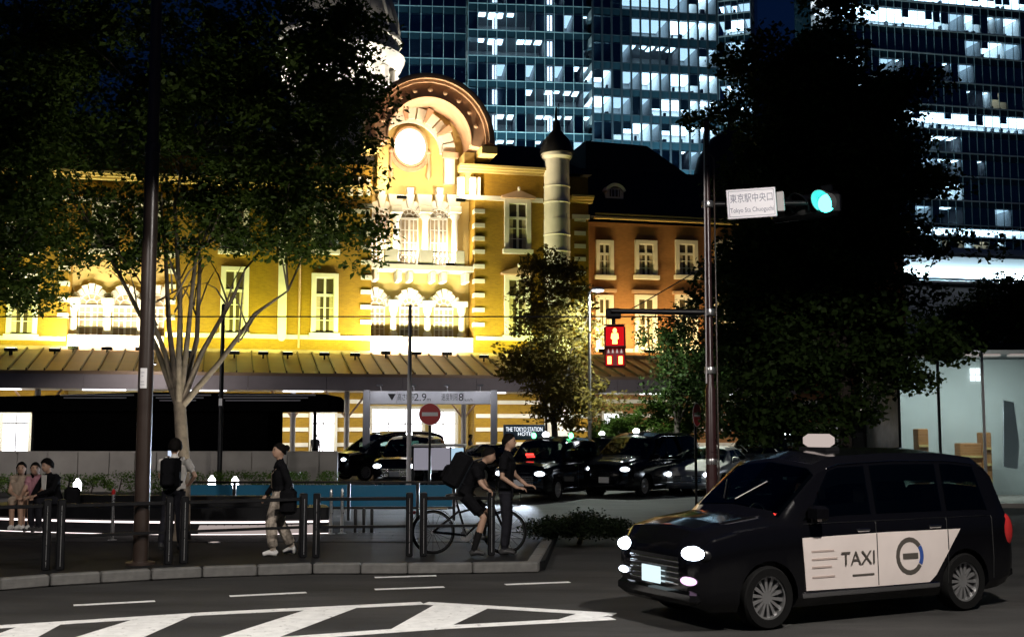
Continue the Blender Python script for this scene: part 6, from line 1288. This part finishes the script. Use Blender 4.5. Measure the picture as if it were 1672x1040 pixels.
# cyclist leaning forward
p = gp(776, 906, .13)
bik = empty('bicycle', p + Vector((-.02, .12, 0)), R(0), 'dark city bicycle held by the leaning cyclist', 'bicycle'); fr_ = .33; bw = [(-.62, fr_), (.46, fr_)]
for x, z in bw:
    w = MB(); pts = [(x + .315 * math.cos(a), 0, z + .315 * math.sin(a)) for a in [2 * math.pi * i / 28 for i in range(29)]]; w.tube(pts, .016, 8); wo = w.build('wheel', M['rubber'], bik, 60)
    MB().arc(x, z, .282, .298, 0, 2 * math.pi, -.012, .012, 28).build('rim', M['darkmetal'], wo); MB().lathe([(.03, -.04), (.03, .04)], (x, 0, z), 10, 'y').build('hub', M['chrome'], wo); sp_ = MB()
    for i in range(16): a = 2 * math.pi * i / 16; sp_.tube([(x + .03 * math.cos(a), (-1) ** i * .02, z + .03 * math.sin(a)), (x + .285 * math.cos(a), 0, z + .285 * math.sin(a))], .0025, 4)
    sp_.build('spokes', M['darkmetal'], wo)
    MB().arc(x, z, .345, .352, R(20), R(170) if x < 0 else R(150), -.03, .03, 18).build('mudguard', M['darkmetal'], bik, 50)
fb = MB()
for a, b in (((-.12, 0, .28), (-.26, 0, .74)), ((-.12, 0, .28), (.3, 0, .7)), ((-.22, 0, .62), (.28, 0, .76)), ((-.62, .04, .33), (-.12, .03, .28)), ((-.62, -.04, .33), (-.12, -.03, .28)), ((-.62, .04, .33), (-.23, .02, .64)), ((-.62, -.04, .33), (-.23, -.02, .64)), ((.46, .05, .33), (.31, .04, .66)), ((.46, -.05, .33), (.31, -.04, .66)), ((.31, 0, .64), (.25, 0, .95))): fb.tube([a, b], .016, 8)
fb.build('frame', M['carblack'], bik, 50); MB().tube([(.12, .27, .98), (.2, .24, 1.0), (.25, .1, .96), (.25, -.1, .96), (.2, -.24, 1.0), (.12, -.27, .98)], .012, 8).build('handlebar', M['darkmetal'], bik, 50)
MB().tube([(-.26, 0, .74), (-.28, 0, .84)], .013, 8).build('seat_post', M['chrome'], bik); MB().ell((-.3, 0, .87), (.14, .075, .035)).build('saddle', M['black'], bik, 60)
MB().bbox(-.85, -.4, -.07, .07, .67, .685, .005).build('rear_rack', M['darkmetal'], bik); MB().ell((-.9, 0, .62), (.025, .03, .03)).build('rear_reflector', M['taillens'], bik)
MB().lathe([(.09, -.01), (.09, .01)], (-.12, 0, .28), 16, 'y').build('chainring', M['steel'], bik); MB().tube([(-.12, .03, .28), (-.04, .04, .14), (-.04, .12, .14)], .01, 6).build('crank', M['steel'], bik); MB().tube([(-.12, -.03, .28), (-.2, -.04, .42), (-.2, -.12, .42)], .01, 6).build('crank', M['steel'], bik)
bk_ = MB()
for z in (.72, .8, .9): bk_.tube([(.42, -.17, z), (.42, .17, z), (.68, .15, z), (.68, -.15, z), (.42, -.17, z)], .006, 5)
for i in range(12): y = -.16 + .32 * i / 11; bk_.tube([(.69, y * .93, .72), (.7, y, .9)], .004, 4)
bk_.build('front_basket', M['darkmetal'], bik)
t, I = person('person in black leaning over a bicycle with bare knees and a large black backpack', p, R(-5), stand(pel=(-.16, 0, .9), chest=(.02, 0, 1.24), neck=(.12, 0, 1.36), head=(.2, 0, 1.47), shL=(.02, .18, 1.3), shR=(.02, -.18, 1.3), elL=(.1, .25, 1.07), elR=(.12, -.25, 1.06), wrL=(.18, .27, 1.0 - .13 + .12), wrR=(.18, -.27, 1.0), hdR=(1, 0, -.4), hdL=(1, 0, -.4), hipL=(-.14, .1, .87), hipR=(-.14, -.1, .87), knR=(.14, -.14, .56), anR=(.0, -.16, .1), toR=(.16, -.18, .035), knL=(.16, .12, .62), anL=(.02, .13, .3), toL=(.17, .14, .22)), dict(top='black', leg='black', shoe='shoe', sock='sock', sleeve=.6, leglen=.75), 1.0, tilt=.35, grip=1.0)
backpack(t, I, CL['black'], .17, .27, .14)
# small far figures by the station doors and garden lights
for i, (px, py, Yf, lab, w_) in enumerate(((515, 0, 66, 'far person in dark clothes by the bright station door', 'grey'), (608, 0, 58, 'far person in white beside the grey gate post', 'white'), (768, 0, 60, 'far person with dark hair beyond the saloon car', 'grey'))):
    p = at(px, 700, Yf); p.z = 0; person(lab, p, R(-90 + 40 * i), stand(), dict(top=w_, leg='dark', shoe='shoe'), 1.0, voxel=.022)
for i, (px, py) in enumerate(((125, 820), (345, 812), (383, 814))):
    p = gp(px, py + 12, .13); lab = ['white garden light beside the dark hedge', 'white garden light in front of the clipped hedge', 'white garden light below the dark thin pole'][i]
    t = empty('garden_light', p, 0, lab, 'garden light', 'garden lights behind the bench'); MB().lathe([(.06, 0), (.06, .02), (.035, .03), (.035, .42)], (0, 0, 0), 12).build('stem', M['darkmetal'], t, 40); MB().lathe([(.05, .42), (.09, .44), (.09, .62), (.02, .72)], (0, 0, 0), 14).build('lamp', M['lampw'], t, 40)
    light('POINT', 'garden_glow', t, (0, .15, .6), 60, (1, .96, .9), size=.1)
